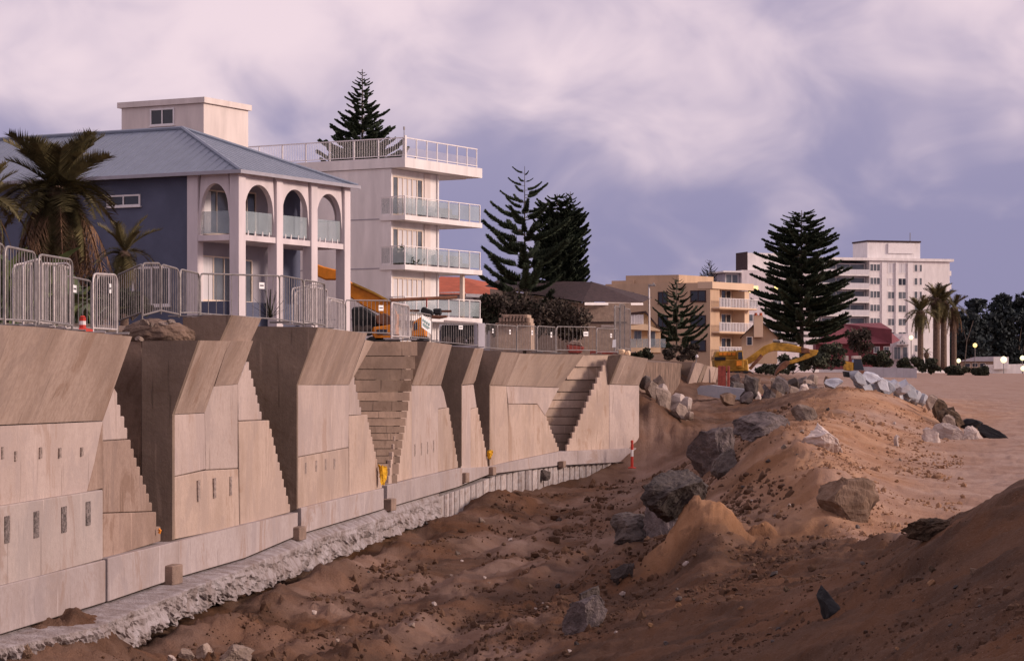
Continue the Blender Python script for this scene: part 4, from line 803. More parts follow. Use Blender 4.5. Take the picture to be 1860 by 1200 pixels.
window(f, hs, 'a', .6, 2.6, 6.3, 8.2, 2.2, 2); window(f, hs, 'a', 3.2, 4.6, 6.3, 8.3, 2.2, 2, pmat='glassdark')
window(f, hs, 'a', .5, 3.0, 3.4, 5.35, 2.2, 3, pmat=['curtain', 'glasspane', 'glasspane']); window(f, hs, 'a', 3.6, 4.3, 3.4, 5.3, 2.2, 1)
f.part('inner_door', 'curtain', hs, .62, 1.1, 2.10, 2.14, 6.3, 8.1)
window(f, hs, 'b', 5.2, 7.0, 7.55, 8.05, .25, 2, 'white', 'glassdark', .07); window(f, hs, 'b', 3.6, 5.6, 3.2, 4.9, .25, 2, 'white', 'glassdark', .09)
window(f, hs, 'b', 13.2, 14.4, 6.2, 7.8, .25, 1, 'white', 'glassdark', .12)
mb = MB(); mb.lathe(f(1.55, 1.0, 6.45), [(.03, 0), (.14, .04), (.16, .12), (.05, .2)], 10); tag(mb.build('balcony_lamp', mt['lampo']), 'small lit lamp glowing on the upper balcony of the arched house', 'lamp')
# hipped roof
ov = .25; e0 = 8.8; rt = 11.3
A0, A1, B0, B1 = -ov, 8.9 + ov, -ov - .1, 22
q = [f(A0, B0, e0), f(A1, B0, e0), f(A1, B1, e0), f(A0, B1, e0), f(4.4, 6.0, rt), f(4.4, B1, rt)]
mb = MB(); mb.add(q, [(0, 1, 4), (0, 4, 5, 3), (1, 2, 5, 4), (3, 5, 2), (0, 3, 2, 1)]); rf = mb.build('roof', mt['roof'], hs)
for k in range(1, 46):                # standing seams down both slopes in view
    b_ = B0 + .5 * k
    if b_ < 21.5:
        tt = min(1, (b_ - B0) / (6.0 - B0)); top = f(A0 + (4.4 - A0) * tt, b_, e0 + (rt - e0) * tt + .03); mb = MB(); mb.tube([f(A0, b_, e0 + .03), top], .011, 4); mb.build('seam', mt['roof'], rf)
    a_ = A0 + .5 * k
    if a_ < A1 - .1:
        tt = 1 - abs(a_ - 4.4) / (4.4 - A0) if a_ < 4.4 else 1 - (a_ - 4.4) / (A1 - 4.4)
        mb = MB(); mb.tube([f(a_, B0, e0 + .03), f(a_, B0 + (6.0 - B0) * tt, e0 + (rt - e0) * tt + .03)], .011, 4); mb.build('seam', mt['roof'], rf)
mb = MB(); mb.tube([f(A0, B0, e0 + .04), f(4.4, 6.0, rt + .05)], .09, 6); mb.tube([f(A1, B0, e0 + .04), f(4.4, 6.0, rt + .05)], .09, 6); mb.tube([f(4.4, 6.0, rt + .05), f(4.4, B1, rt + .05)], .09, 6); mb.build('ridge_cap', mt['roof'], rf)
f.part('gutter', 'gutter', hs, (A0 - .1, A0 - .005, B0 - .1, B1, e0 - .1, e0 + .05), (A0, A1 + .1, B0 - .1, B0 - .005, e0 - .1, e0 + .05))
f.part('soffit', 'lilac', hs, A0 + .05, A1 - .05, B0 + .05, B1 - .1, e0 - .05, e0 - .01)
# --- cream stair head behind it
f2 = Fr((370 - CU) / F * 130, 130, (.47, .883)); w2 = thing('cream_rooftop_block', 'cream flat-topped block with one dark window rising behind the blue roof', 'building', f2(0, 0, GZ))
f2.part('wall', 'cream', w2, 0, 4.3, 0, 5.6, GZ, 15.2); f2.part('parapet_cap', 'cream', w2, -.15, 4.45, -.15, 5.8, 15.21, 15.52)
window(f2, w2, 'b', 1.95, 3.6, 14.1, 15.05, 0, 2, 'white', 'glassdark', .09)
# --- white apartment block with terraces
f = Fr((737 - CU) / F * 136, 136, (.5, .866)); ap = thing('apartment_block', 'white apartment block with stacked terraces, glass balustrades and a roof deck', 'building', f(0, 1.1, GZ))
f.part('wall', 'whitewall', ap, .02, 5.24, 1.1, 16, GZ, 12.2)
f.part('roof_slab', 'whitewall', ap, (-.08, 8.6, 0, 1.08, 12.22, 12.8), (-.08, 8.6, 1.082, 16.2, 12.222, 12.802))
f.part('roof_edge', 'whitewall', ap, 5.3, 8.5, 1.1, 3.6, 12.18, 12.218)
for zt in (9.49, 6.64, 3.72):
    sl_ = f.part('terrace_slab', 'whitewall', ap, (-.08, 8.6, 0, 1.085, zt - .29, zt), (-.08, .01, 1.09, 1.75, zt - .29, zt), (5.26, 8.6, 1.09, 3.6, zt - .29, zt))
    f.part('wall_band', 'grey', ap, -.0, .015, 1.76, 15.9, zt - .22, zt - .16)
    for k in range(7):
        x0 = .04 + k * 1.2; f.part('glass_panel', 'glassclear', sl_, x0 + .06, min(x0 + 1.14, 8.5), .08, .095, zt + .1, zt + .98)
        f.part('post', 'white', sl_, x0 - .03, x0 + .03, .06, .12, zt + .002, zt + 1.05)
    f.part('post', 'white', sl_, 8.44, 8.5, .06, .12, zt + .002, zt + 1.05)
    for b_ in (.9, 1.68): f.part('post', 'white', sl_, .0, .06, b_, b_ + .06, zt + .002, zt + 1.05)
    f.part('glass_panel', 'glassclear', sl_, .02, .035, .15, 1.66, zt + .1, zt + .98)
    f.part('hand_rail', 'white', sl_, (.0, 8.5, .06, .12, zt + 1.052, zt + 1.10), (.0, .06, .125, 1.74, zt + 1.052, zt + 1.10))
for zf, zc in ((9.49, 12.2), (6.64, 9.2), (3.72, 6.35), (1.2, 3.4)):
    window(f, ap, 'a', .18, 3.5, zf + .02, zc - .38, 1.1, 6, 'frame', ['glasspane', 'curtain', 'curtain', 'curtain', 'curtain', 'glasspane'] if zf > 6 else 'curtain', .1, sill=False)
    f.part('wall_panel', 'cream', ap, 3.7, 4.35, 1.04, 1.096, zf + .02, zc - .02); f.part('corner_post', 'white', ap, 5.1, 5.25, 1.0, 1.096, zf + .02, zc - .02); f.part('corner_post', 'white', ap, .0, .15, 1.0, 1.096, zf + .02, zc - .02)
zt = 12.802                            # roof deck railing
for k in range(8): x0 = .2 + k * 1.13; f.part('rail_post', 'white', ap, x0, x0 + .06, .1, .16, zt, zt + 1.1)
for k in range(9): b_ = .2 + k * 1.7; f.part('rail_post', 'white', ap, .05, .11, b_, b_ + .06, zt, zt + 1.1)
f.part('rail_post', 'white', ap, .0, .16, .04, .09, zt, zt + 1.25)
f.part('hand_rail', 'white', ap, (.05, 8.2, .09, .17, zt + 1.102, zt + 1.16), (.04, .12, .18, 15.8, zt + 1.102, zt + 1.16), (.05, 8.2, .09, .17, zt + .1, zt + .14), (.04, .12, .18, 15.8, zt + .1, zt + .14))
mb = MB()
for k in range(130): b_ = .25 + k * .12; f.box(mb, .07, .085, b_, b_ + .018, zt + .142, zt + 1.1)
for k in range(67): x0 = .25 + k * .12; f.box(mb, x0, x0 + .016, .12, .135, zt + .142, zt + .6)
tag(mb.build('balusters', mt['white'], ap), kind='stuff')
f.part('antenna', 'steel', ap, (.3, .33, .3, .33, zt, zt + 1.8), (.26, .37, .29, .34, zt + 1.6, zt + 1.78))
f.part('terrace_column', 'frame', ap, 7.0, 7.22, .4, .62, 3.722, 6.34)
for k, (a_, z_, w_, h_, m_) in enumerate(((.5, 6.66, .5, .75, 'leaf'), (1.0, 6.66, .9, .5, 'scrubg'))):
    r_ = np.random.default_rng(40 + k); c = np.array(f(a_, .55, z_)); n_ = 260
    d = r_.normal(0, 1, (n_, 3)) * [w_ * .3, w_ * .2, h_ * .3] + [0, 0, h_ * .55]; V_ = c + d[:, None, :] + r_.normal(0, .09, (n_, 3, 3))
    o = tris('potted_plant', V_, mt[m_]); tag(o, ['tall thin potted plant at the corner of the middle terrace', 'low dark bushy plant behind the middle terrace glass'][k], 'plant')
for k, (a0, z0, wd, hh, m_) in enumerate(((3.4, 9.5, 1.1, .55, 'curtain'), (5.0, 9.5, 1.6, .55, 'grey'), (4.6, 6.65, 1.0, .6, 'grey'), (6.0, 6.65, 1.8, .6, 'grey'))):
    t = thing('terrace_bench', ['pale covered chair behind the top terrace glass', 'grey sofa behind the top terrace glass', 'grey chair behind the middle terrace glass', 'long grey sofa behind the middle terrace glass'][k], 'sofa', f(a0, .5, z0))
    f.part('seat', m_, t, a0, a0 + wd, .4, .9, z0 + .01, z0 + .35, bevel=.03); f.part('backrest', m_, t, a0, a0 + wd, .902, 1.0, z0 + .01, z0 + hh + .2, bevel=.03)
# --- red tiled house and brick house with dark roof
t = thing('red_roof_house', 'low house with orange-red tiled roof right of the white apartment block', 'house', P(870, 600, 185))
mb = MB(); mb.add([P(770, 534, 183), P(905, 535, 183), P(960, 526, 196), P(800, 502, 190), P(836, 503, 190), P(770, 528, 200)], [(0, 1, 4, 3), (1, 2, 4), (0, 3, 5), (3, 4, 2, 5)]); mb.build('roof', mt['redtile'], t)
mb = MB(); mb.prism([P(775, 536, 184), P(955, 536, 184), P(955, 660, 184), P(775, 660, 184)], (.5, 9, 0)); mb.build('wall', mt['grey'], t)
mb = MB(); mb.prism([P(795, 531, 183.5), P(843, 529, 183.5), P(862, 545, 183.5), P(862, 600, 183.5), P(795, 600, 183.5)], (0, .2, 0)); cs = mb.build('cladding', mt['curtain'], t)
mb = MB(); mb.prism([P(846, 533, 182.5), P(960, 538, 182.5), P(960, 544, 182.5), P(846, 539, 182.5)], (0, .3, 0)); mb.build('fascia', mt['white'], t)
t = thing('brick_house', 'brown brick house with dark hipped roof behind the barriers', 'house', P(1100, 640, 155))
mb = MB(); mb.add([P(880, 520, 165), P(1058, 548, 153), P(1167, 549, 156), P(1185, 540, 168), P(1076, 512, 160), P(905, 508, 170), P(1062, 548.5, 152.9)], [(0, 1, 4, 5), (1, 2, 4), (2, 3, 4)]); mb.build('roof', mt['tileroof'], t)
mb = MB(); mb.prism([P(1050, 550, 154), P(1146, 550, 154), P(1146, 660, 154), P(1050, 660, 154)], (.38, 8, 0)); mb.build('wall', mt['brick'], t)
mb = MB(); mb.prism([P(890, 524, 164), P(1049, 551, 155), P(1049, 660, 155), P(890, 660, 164)], (2.2, 8, 0)); mb.build('wall', mt['brick'], t)
mb = MB(); mb.prism([P(1062, 549, 152.8), P(1168, 550, 155.8), P(1168, 554, 155.8), P(1062, 554, 152.8)], (.02, .15, 0)); mb.build('fascia', mt['white'], t)
mb = MB(); mb.prism([P(1052, 584, 153.9), P(1138, 584, 153.9), P(1138, 587, 153.9), P(1052, 587, 153.9)], (0, .05, 0)); mb.build('band', mt['tileroof'], t)
mb = MB(); mb.prism([P(1092, 590, 153.9), P(1116, 590, 153.9), P(1116, 594, 153.9), P(1092, 594, 153.9)], (0, .06, 0)); mb.build('lintel', mt['rockpale'], t)
for k, u in enumerate((1117, 1127)):
    mb = MB(); mb.tube([P(u, 554, 153.4), P(u, 640, 153.4)], .05, 6); mb.build('downpipe', mt['steel'], t)
# broken brick stack
t = thing('brick_stack', 'stepped stack of old bricks behind the barriers under the dark shrubs', 'brick stack', P(932, 636, 118)); s = 118 / F
for r_, (v, u0, u1) in enumerate(((586, 900, 964), (577, 906, 962), (571, 913, 958))):
    mb = MB(); mb.prism([P(u0, v, 118), P(u1, v, 118), P(u1, v + (50 if r_ == 0 else 8.6), 118), P(u0, v + (50 if r_ == 0 else 8.6), 118)], (.2, 1.4, 0)); mb.build('course', mt['brick'], t)
    for k in range(int((u1 - u0) / 6)):
        if rnd.random() < .8: mb = MB(); p = P(u0 + 3 + k * 6, v + 4, 117.93); mb.box(p, (.10, .2, .17)); mb.build('brick', mt['block'], t)
# small yellow gabled house
t = thing('yellow_house', 'small warm yellow gabled house with pale windows beside the lamp post', 'house', P(1178, 636, 180))
mb = MB(); mb.prism([P(1144, 572, 180), P(1173, 568, 180), P(1200, 600, 180), P(1200, 640, 180), P(1144, 640, 180)], (.5, 9, 0)); mb.build('wall', mt['yellowwall'], t)
mb = MB(); mb.prism([P(1140, 568, 179.5), P(1173, 564.5, 179.5), P(1203, 601, 179.5), P(1199.5, 601.5, 179.5), P(1172, 568.5, 179.5), P(1140, 572, 179.5)], (.52, 9.6, 0)); mb.build('roof', mt['tileroof'], t)
def pw(par, u0, v0, u1, v1, Y, mat, fmat='white', n_=1, grow=1.0, name='window'):
    mb = MB(); mb.prism([P(u0 - grow, v0 - grow, Y), P(u1 + grow, v0 - grow, Y), P(u1 + grow, v1 + grow, Y), P(u0 - grow, v1 + grow, Y)], (0, .12, 0)); w = mb.build(name, mt[fmat], par)
    st_ = (u1 - u0) / n_
    for k in range(n_):
        mb = MB(); mb.prism([P(u0 + k * st_ + .3, v0, Y - .03), P(u0 + (k + 1) * st_ - .3, v0, Y - .03), P(u0 + (k + 1) * st_ - .3, v1, Y - .03), P(u0 + k * st_ + .3, v1, Y - .03)], (0, .06, 0)); mb.build('pane', mt[mat], w)
    return w
pw(t, 1146, 572, 1168, 588, 179.6, 'curtain', 'white', 5); pw(t, 1152, 601, 1165, 615, 179.6, 'glasspane', 'frame', 2); pw(t, 1177, 602, 1190, 628, 179.6, 'glasspane', 'frame', 2)
mb = MB(); mb.prism([P(1146, 591, 179), P(1172, 588, 179), P(1199, 599, 179), P(1199, 601, 179), P(1146, 598, 179)], (0, .9, 0)); mb.build('awning', mt['yellowwall'], t)
t = thing('glass_fence', 'pale glass fence in front of the small yellow house', 'fence', P(1178, 636, 172))
for k in range(6): u0 = 1146 + k * 10.6; mb = MB(); mb.prism([P(u0, 615, 172), P(u0 + 10, 615, 172), P(u0 + 10, 631, 172), P(u0, 631, 172)], (0, .04, 0)); mb.build('glass_panel', mt['glassclear'], t)
t = thing('street_lamp', 'tall white unlit lamp post beside the small yellow house', 'lamp post', P(1179, 640, 165))
mb = MB(); mb.tube([P(1179.5, 640, 165), P(1179, 520, 165)], .085, 8, .06); mb.build('pole', mt['white'], t)
mb = MB(); mb.box(P(1184, 518, 165), (.5, .3, .14)); mb.box(P(1187, 515, 165), (.12, .1, .12)); mb.build('lamp_head', mt['steel'], t, bevel=.02)
# --- tan apartment building
f = Fr((1290 - CU) / F * 277, 277, (.62, .785), (-.93, .37)); tb = thing('tan_building', 'tan flat-roofed apartment building with three rounded balconies', 'building', f(0, 0, GZ))
f.part('wall', 'tanrender', tb, 0, 2.0, 0, 13, GZ, 11.4); f.part('wall', 'tanrender', tb, 2.002, 9, 1.6, 13, GZ, 11.3); f.part('wall', 'tanlight', tb, 7.6, 8.6, .1, 1.58, GZ, 10.6)
f.part('wall', 'tanrender', tb, .6, 8, 4.2, 10.8, 11.42, 12.4); f.part('wall', 'tanrender', tb, .3, 8, 9.6, 12.4, 11.41, 11.8)
f.part('parapet', 'tanlight', tb, -.06, 8.9, -.3, 1.5, 10.7, 11.5)
for z_ in (8.55, 5.7, 2.85):
    bl = f.part('balcony', 'tanlight', tb, .3, 8.5, -1.0, 1.58, z_ - .25, z_, bevel=.1)
    for k in range(26): x0 = .4 + k * .32; f.part('rail_bar', 'curtain', bl, x0, x0 + .14, -.95, -.9, z_ + .002, z_ + 1.0)
    f.part('hand_rail', 'white', bl, .3, 8.5, -.98, -.88, z_ + 1.002, z_ + 1.06)
    window(f, tb, 'a', 2.4, 4.2, z_ + .1, z_ + 2.2, 1.6, 2, 'frame', 'glasspane', .1, False); window(f, tb, 'a', 5.0, 7.2, z_ + .1, z_ + 2.2, 1.6, 2, 'frame', 'glassdark', .1, False)
for (b0, b1, z0, z1) in ((.5, 2.4, 9.2, 10.5), (.5, 2.4, 6.3, 7.6), (.5, 2.4, 3.4, 4.7), (9.4, 10.2, 9.3, 10.4), (5.2, 6.4, 9.0, 10.4), (5.2, 6.4, 6.2, 7.6)): window(f, tb, 'b', b0, b1, z0, z1, 0, 2, 'tileroof', 'glassdark', .1)
# --- tan gabled house with chimney
t = thing('chimney_house', 'tan gabled house with a tall chimney behind the yellow excavator', 'house', P(1380, 650, 262))
mb = MB(); mb.prism([P(1347, 612, 262), P(1378, 582, 262), P(1412, 612, 262), P(1412, 660, 262), P(1347, 660, 262)], (.8, 8, 0)); mb.build('wall', mt['tanrender'], t)
mb = MB(); mb.prism([P(1344, 613, 261.5), P(1378, 580, 261.5), P(1415, 613, 261.5), P(1378, 583, 261.5)], (.9, 9, 0)); mb.build('roof', mt['tileroof'], t)
mb = MB(); mb.prism([P(1370, 573, 261), P(1386, 573, 261), P(1386, 612, 261), P(1370, 612, 261)], (0, 1.0, 0)); ch = mb.build('chimney', mt['tanlight'], t)
for u in (1373, 1382): mb = MB(); p = P(u, 573, 260.6); mb.lathe(p, [(.18, 0), (.15, .3)], 8); mb.build('chimney_pot', mt['redtile'], ch)
pw(t, 1357, 612, 1366, 626, 260.8, 'glassdark', 'frame', 1)
# --- white tower block
YT = 505; sT = YT / F
f = Fr((1527 - CU) * sT, YT, (.96, .28)); tw = thing('tower_block', 'white seven-storey apartment tower with a plant room on the roof', 'building', f(0, 0, GZ)); px = sT / .94
def ta(u): k = (u - CU) / F; return (k * f.o.y - f.o.x) / (f.d1.x - k * f.d1.y)
def tz(v, u=1600): return (HV - v) / F * (f.o.y + f.d1.y * ta(u))
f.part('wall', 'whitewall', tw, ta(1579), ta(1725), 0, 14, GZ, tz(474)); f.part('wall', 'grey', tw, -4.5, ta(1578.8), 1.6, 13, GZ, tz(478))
f.part('roof_slab', 'whitewall', tw, -4.5, ta(1731), -.5, 14.4, tz(473.5), tz(472.5) + .45)
f.part('plant_room', 'whitewall', tw, ta(1581), ta(1677), 1.5, 9, tz(471), tz(439)); f.part('cap', 'tileroof', tw, ta(1580), ta(1678), 1.3, 9.2, tz(438.8), tz(438.8) + .35); f.part('cladding', 'white', tw, ta(1618), ta(1664), 1.2, 1.45, tz(459), tz(441))
f.part('pier', 'white', tw, ta(1601), ta(1610), -.25, -.01, GZ, tz(477)); f.part('pier', 'white', tw, ta(1626), ta(1630), -.3, -.01, GZ, tz(477)); f.part('pier', 'white', tw, ta(1648), ta(1658), -.25, -.01, GZ, tz(477))
for k in range(7):
    v0 = 479 + k * 24.4
    window(f, tw, 'a', ta(1574.5 + 5), ta(1599), tz(v0 + 14), tz(v0), 0, 3, 'white', 'glasspane', .14, False)
    if k > 0: window(f, tw, 'a', ta(1612), ta(1625), tz(v0 + 15), tz(v0 + 1), 0, 2, 'white', 'curtain' if k == 1 else 'glasspane', .12, False); window(f, tw, 'a', ta(1631), ta(1646), tz(v0 + 15), tz(v0 + 1), 0, 2, 'white', 'glassdark' if k == 1 else 'glasspane', .12, False)
    else: window(f, tw, 'a', ta(1612), ta(1625), tz(v0 + 17), tz(v0 - 2), 0, 2, 'white', 'curtain', .12, False); window(f, tw, 'a', ta(1631), ta(1646), tz(v0 + 17), tz(v0 - 2), 0, 2, 'white', 'curtain', .12, False)
    window(f, tw, 'a', ta(1660), ta(1667), tz(v0 + 14), tz(v0), 0, 1, 'white', 'glasspane', .12, False); window(f, tw, 'a', ta(1669.5), ta(1675), tz(v0 + 14), tz(v0), 0, 1, 'white', 'glasspane', .12, False)
    bl = f.part('balcony', 'whitewall', tw, -4.4, ta(1578.5), -.2, 1.58, tz(v0 + 22.5), tz(v0 + 20)); f.part('balustrade', 'curtain', bl, -4.4, ta(1578.5), -.18, -.1, tz(v0 + 20) + .01, tz(v0 + 11)); 
    window(f, tw, 'a', -3.8, ta(1576), tz(v0 + 19), tz(v0), 1.6, 3, 'white', 'glasspane', .14, False)
    if k < 4: f.part('side_balcony', 'whitewall', tw, ta(1725.2), ta(1730), .5, 5, tz(v0 + 20), tz(v0 + 11))
f.part('antenna', 'steel', tw, ta(1664), ta(1664) + .12, 3, 3.12, tz(438), tz(420))
f.part('wall', 'whitewall', tw, -9, -4.6, 1.0, 13, GZ, tz(478))
# --- left wing behind the big pine
YW = 470; f = Fr((1318 - CU) / F * YW, YW, (.96, .28)); lw = thing('white_wing', 'white apartment wing with a lit yellow window left of the big pine', 'building', f(0, 0, GZ))
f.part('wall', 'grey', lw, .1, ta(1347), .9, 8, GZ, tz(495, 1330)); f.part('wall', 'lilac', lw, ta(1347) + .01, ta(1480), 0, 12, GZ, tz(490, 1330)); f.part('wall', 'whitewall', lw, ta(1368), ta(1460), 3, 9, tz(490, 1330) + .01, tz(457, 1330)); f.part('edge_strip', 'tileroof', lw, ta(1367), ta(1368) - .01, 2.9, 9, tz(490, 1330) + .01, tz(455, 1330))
f.part('roof_slab', 'whitewall', lw, -.6, ta(1346.8), -.3, 8, tz(495, 1330) + .01, tz(492, 1330))
for k in range(6):
    v0 = 496 + k * 26; z1 = tz(v0 + 1, 1330); z0 = tz(v0 + 20, 1330)
    window(f, lw, 'a', .3, ta(1344), z0, z1, .9, 2, 'white', 'glasspane', .14, False); f.part('balcony', 'whitewall', lw, -.5, ta(1346), -.2, .88, z0 - .35, z0 - .05)
    window(f, lw, 'a', ta(1357), ta(1378), tz(v0 + 36, 1340), tz(v0 + 22, 1340), 0, 2, 'white', 'litwin' if k == 0 else 'glasspane', .12, False); window(f, lw, 'a', ta(1405), ta(1420), tz(v0 + 32, 1400), tz(v0 + 22, 1400), 0, 2, 'white', 'litwin' if k == 0 else 'glasspane', .12, False)
# --- maroon roofed pavilion, gabled white house, low buildings at the right
t = thing('maroon_roof_building', 'low building with dark maroon hipped roof before the white tower', 'building', P(1560, 650, 420))
mb = MB(); mb.add([P(1478, 624, 420), P(1620, 624, 420), P(1635, 618, 436), P(1508, 600, 430), P(1530, 588, 430), P(1600, 586, 430), P(1620, 598, 420)], [(0, 1, 6, 5, 4, 3), (1, 2, 5, 6)]); mb.build('roof', mt['maroon'], t)
mb = MB(); mb.prism([P(1482, 624, 421), P(1617, 624, 421), P(1617, 670, 421), P(1482, 670, 421)], (1, 12, 0)); mb.build('wall', mt['maroon'], t)
for u in (1588, 1606): pw(t, u, 630, u + 9, 640, 420.6, 'glasspane', 'white', 2)
t = thing('gabled_pavilion', 'small white pavilion with two decorated gables under the tower', 'building', P(1640, 668, 440))
mb = MB(); mb.prism([P(1618, 606, 440), P(1650, 606, 440), P(1650, 670, 440), P(1618, 670, 440)], (1, 8, 0)); mb.build('wall', mt['lilac'], t)
for (u0, u1, vt, vb) in ((1628, 1651, 609, 626), (1652, 1670, 636, 652)):
    mb = MB(); mb.prism([P(u0, vb, 438), P((u0 + u1) / 2, vt, 438), P(u1, vb, 438)], (1, 6, 0)); gb = mb.build('gable', mt['white'], t)
    for k in (0.36, .5, .64): uu_ = u0 + (u1 - u0) * k; vv = vb - 4 - (3 if k == .5 else 0); mb = MB(); mb.prism([P(uu_ - 1.4, vv + 2, 437.9), P(uu_, vv - 2, 437.9), P(uu_ + 1.4, vv + 2, 437.9)], (0, .08, 0)); mb.build('ornament', mt['glasspane'], gb)
pw(t, 1624, 630, 1636, 652, 439.5, 'glasspane', 'white', 2); pw(t, 1640, 630, 1648, 652, 439.5, 'glasspane', 'white', 1)
mb = MB(); mb.prism([P(1652, 650, 438.6), P(1672, 650, 438.6), P(1672, 672, 438.6), P(1652, 672, 438.6)], (1, 5, 0)); mb.build('wall', mt['lilac'], t)
t = thing('retaining_wall', 'low grey retaining wall at the head of the beach', 'wall', P(1610, 684, 300))
for k in range(8): u0 = 1568 + k * 12.2; mb = MB(); mb.prism([P(u0, 666 + k * .4, 300), P(u0 + 12, 666 + k * .4, 300), P(u0 + 12, 688, 300), P(u0, 688, 300)], (0, .4, 0)); mb.build('panel', mt['grey'], t)
t = thing('low_building', 'low grey-roofed building behind the beach lamps', 'building', P(1780, 672, 560))
mb = MB(); mb.prism([P(1740, 656, 560), P(1770, 648, 560), P(1822, 647, 560), P(1828, 656, 560)], (3, 12, 0)); mb.build('roof', mt['grey'], t)
mb = MB(); mb.prism([P(1744, 656, 561), P(1824, 656, 561), P(1824, 680, 561), P(1744, 680, 561)], (3, 10, 0)); mb.build('wall', mt['brick'], t)
for u in (1752, 1766, 1780): pw(t, u, 660, u + 10, 666, 560.7, 'glassdark', 'frame', 1)
t = thing('white_beach_wall', 'long low white wall by the beach at the right edge', 'wall', P(1835, 676, 520))
mb = MB(); mb.prism([P(1788, 662, 520), P(1900, 660, 520), P(1900, 682, 520), P(1788, 680, 520)], (0, .8, 0)); mb.build('body', mt['whitewall'], t)
mb = MB(); mb.prism([P(1806, 648, 519), P(1832, 648, 519), P(1832, 670, 519), P(1806, 670, 519)], (0, .8, 0)); mb.build('pillar', mt['whitewall'], t)
# --- lit street lamps
for (u, v, vb, r_, Y, m_, lab) in [(1655, 613, 650, 4, 400, 'lamp', 'lit white lamp by the gables of the small pavilion'), (1733, 653, 680, 4.5, 420, 'lamp', 'lit lamp, left of a close pair under the palms'), (1741, 655, 682, 4, 425, 'lamp', 'lit lamp, right of a close pair under the palms'),
                                   (1771, 627, 676, 4, 560, 'lampo', 'orange lit lamp against the dark trees, highest at the right'), (1823, 653, 682, 6, 500, 'lamp', 'largest lit lamp, on the white pillar at the right'), (1857, 650, 680, 4.5, 510, 'lamp', 'lit lamp at the right edge, upper of two'), (1858, 669, 690, 4.5, 480, 'lamp', 'lit lamp at the right edge, lower of two'), (1636, 657, 672, 2, 380, 'lampo', 'tiny orange lamp in the shrubs under the pavilion')]:
    t = thing('street_lamp', lab, 'lamp', P(u, vb, Y), 'lit lamps behind the beach'); s = Y / F
    mb = MB(); mb.tube([P(u, vb, Y), P(u, v + r_ * .8, Y)], .07, 6); mb.build('pole', mt['steeld'], t)
    mb = MB(); mb.lathe(P(u, v, Y), [(.2 * r_ * s, -r_ * s), (.8 * r_ * s, -.6 * r_ * s), (r_ * s, 0), (.8 * r_ * s, .6 * r_ * s), (.2 * r_ * s, r_ * s)], 12); mb.build('globe', mt[m_], t, True)

# ------------------------------------------------------------------ machines
def prof(par, name, mat, pts, Y, dep, bevel=.03):
    mb = MB(); mb.prism([P(u, v, Y) for u, v in pts], (0, dep, 0)); return mb.build(name, mt[mat], par, bevel=bevel)
t = thing('excavator', 'yellow excavator with its boom stretched out above the rock heap', 'excavator', P(1330, 682, 195))
prof(t, 'body', 'yellow', [(1297, 652), (1358, 652), (1360, 674), (1300, 676)], 195, 2.6, .08)
cb = prof(t, 'cab', 'yellow', [(1340, 636), (1349, 636), (1351, 668), (1340, 668)], 194.4, 1.1); prof(cb, 'window', 'glassdark', [(1341, 639), (1348, 639), (1349, 652), (1341, 652)], 194.3, .12, 0)
prof(t, 'hood', 'yellow', [(1301, 638), (1340, 637), (1340, 651.8), (1298, 651.8)], 195.3, 2.2, .08)
prof(t, 'grille', 'black', [(1298, 648), (1318, 648), (1318, 654), (1298, 654)], 194.9, .12, 0)
for u in (1306, 1314, 1322, 1330): prof(t, 'hatch', 'orange', [(u, 640), (u + 6, 640), (u + 6, 645), (u, 645)], 195.2, .1, 0)
prof(t, 'hatch', 'orange', [(1338, 655), (1347, 655), (1347, 664), (1338, 664)], 194.3, .1, 0)
prof(t, 'knuckle', 'rust', [(1455, 630), (1470, 633), (1472, 641), (1456, 641)], 195.5, .9, .04)
bo = prof(t, 'boom', 'yellow', [(1352, 654), (1372, 640), (1388, 628), (1404, 622), (1432, 624), (1456, 630), (1462, 635), (1458, 641), (1430, 638), (1406, 637), (1396, 640), (1380, 650), (1358, 662)], 195.6, .75, .05)
mb = MB(); mb.tube([P(1362, 670, 195.4), P(1384, 645, 195.4)], .14, 8); mb.build('hydraulic_ram', mt['rust'], bo); mb = MB(); mb.tube([P(1404, 618.5, 195.9), P(1448, 626, 195.9)], .14, 8); mb.build('hydraulic_ram', mt['steeld'], bo)
prof(t, 'stick', 'yellow', [(1487, 636), (1483, 644), (1468, 651), (1440, 660), (1430, 662), (1434, 655), (1456, 648), (1466, 640), (1470, 634)], 195.6, .6, .04)
prof(t, 'bucket', 'rust', [(1436, 656), (1428, 668), (1416, 674), (1408, 682), (1412, 671), (1420, 660), (1428, 655)], 195.2, 1.3, .04)
for dz in (0, 2.2):
    tr = prof(t, 'track', 'black', [(1292, 677), (1298, 673), (1362, 673), (1370, 678), (1364, 685), (1298, 685)], 195 + dz, .6, .05)
    for k in range(5): mb = MB(); p = P(1302 + k * 15, 679, 194.95 + dz); s = 195 / F; mb.tube([p, p + Vector((0, .1, 0))], 4 * s, 10); mb.build('roller', mt['rust'], tr)
prof(t, 'worklight', 'ply', [(1416, 617), (1421, 616), (1423, 621), (1418, 622)], 195.5, .3, 0)
t = thing('small_digger', 'small yellow digger with dark cab on the beach beside the retaining wall', 'digger', P(1552, 686, 250))
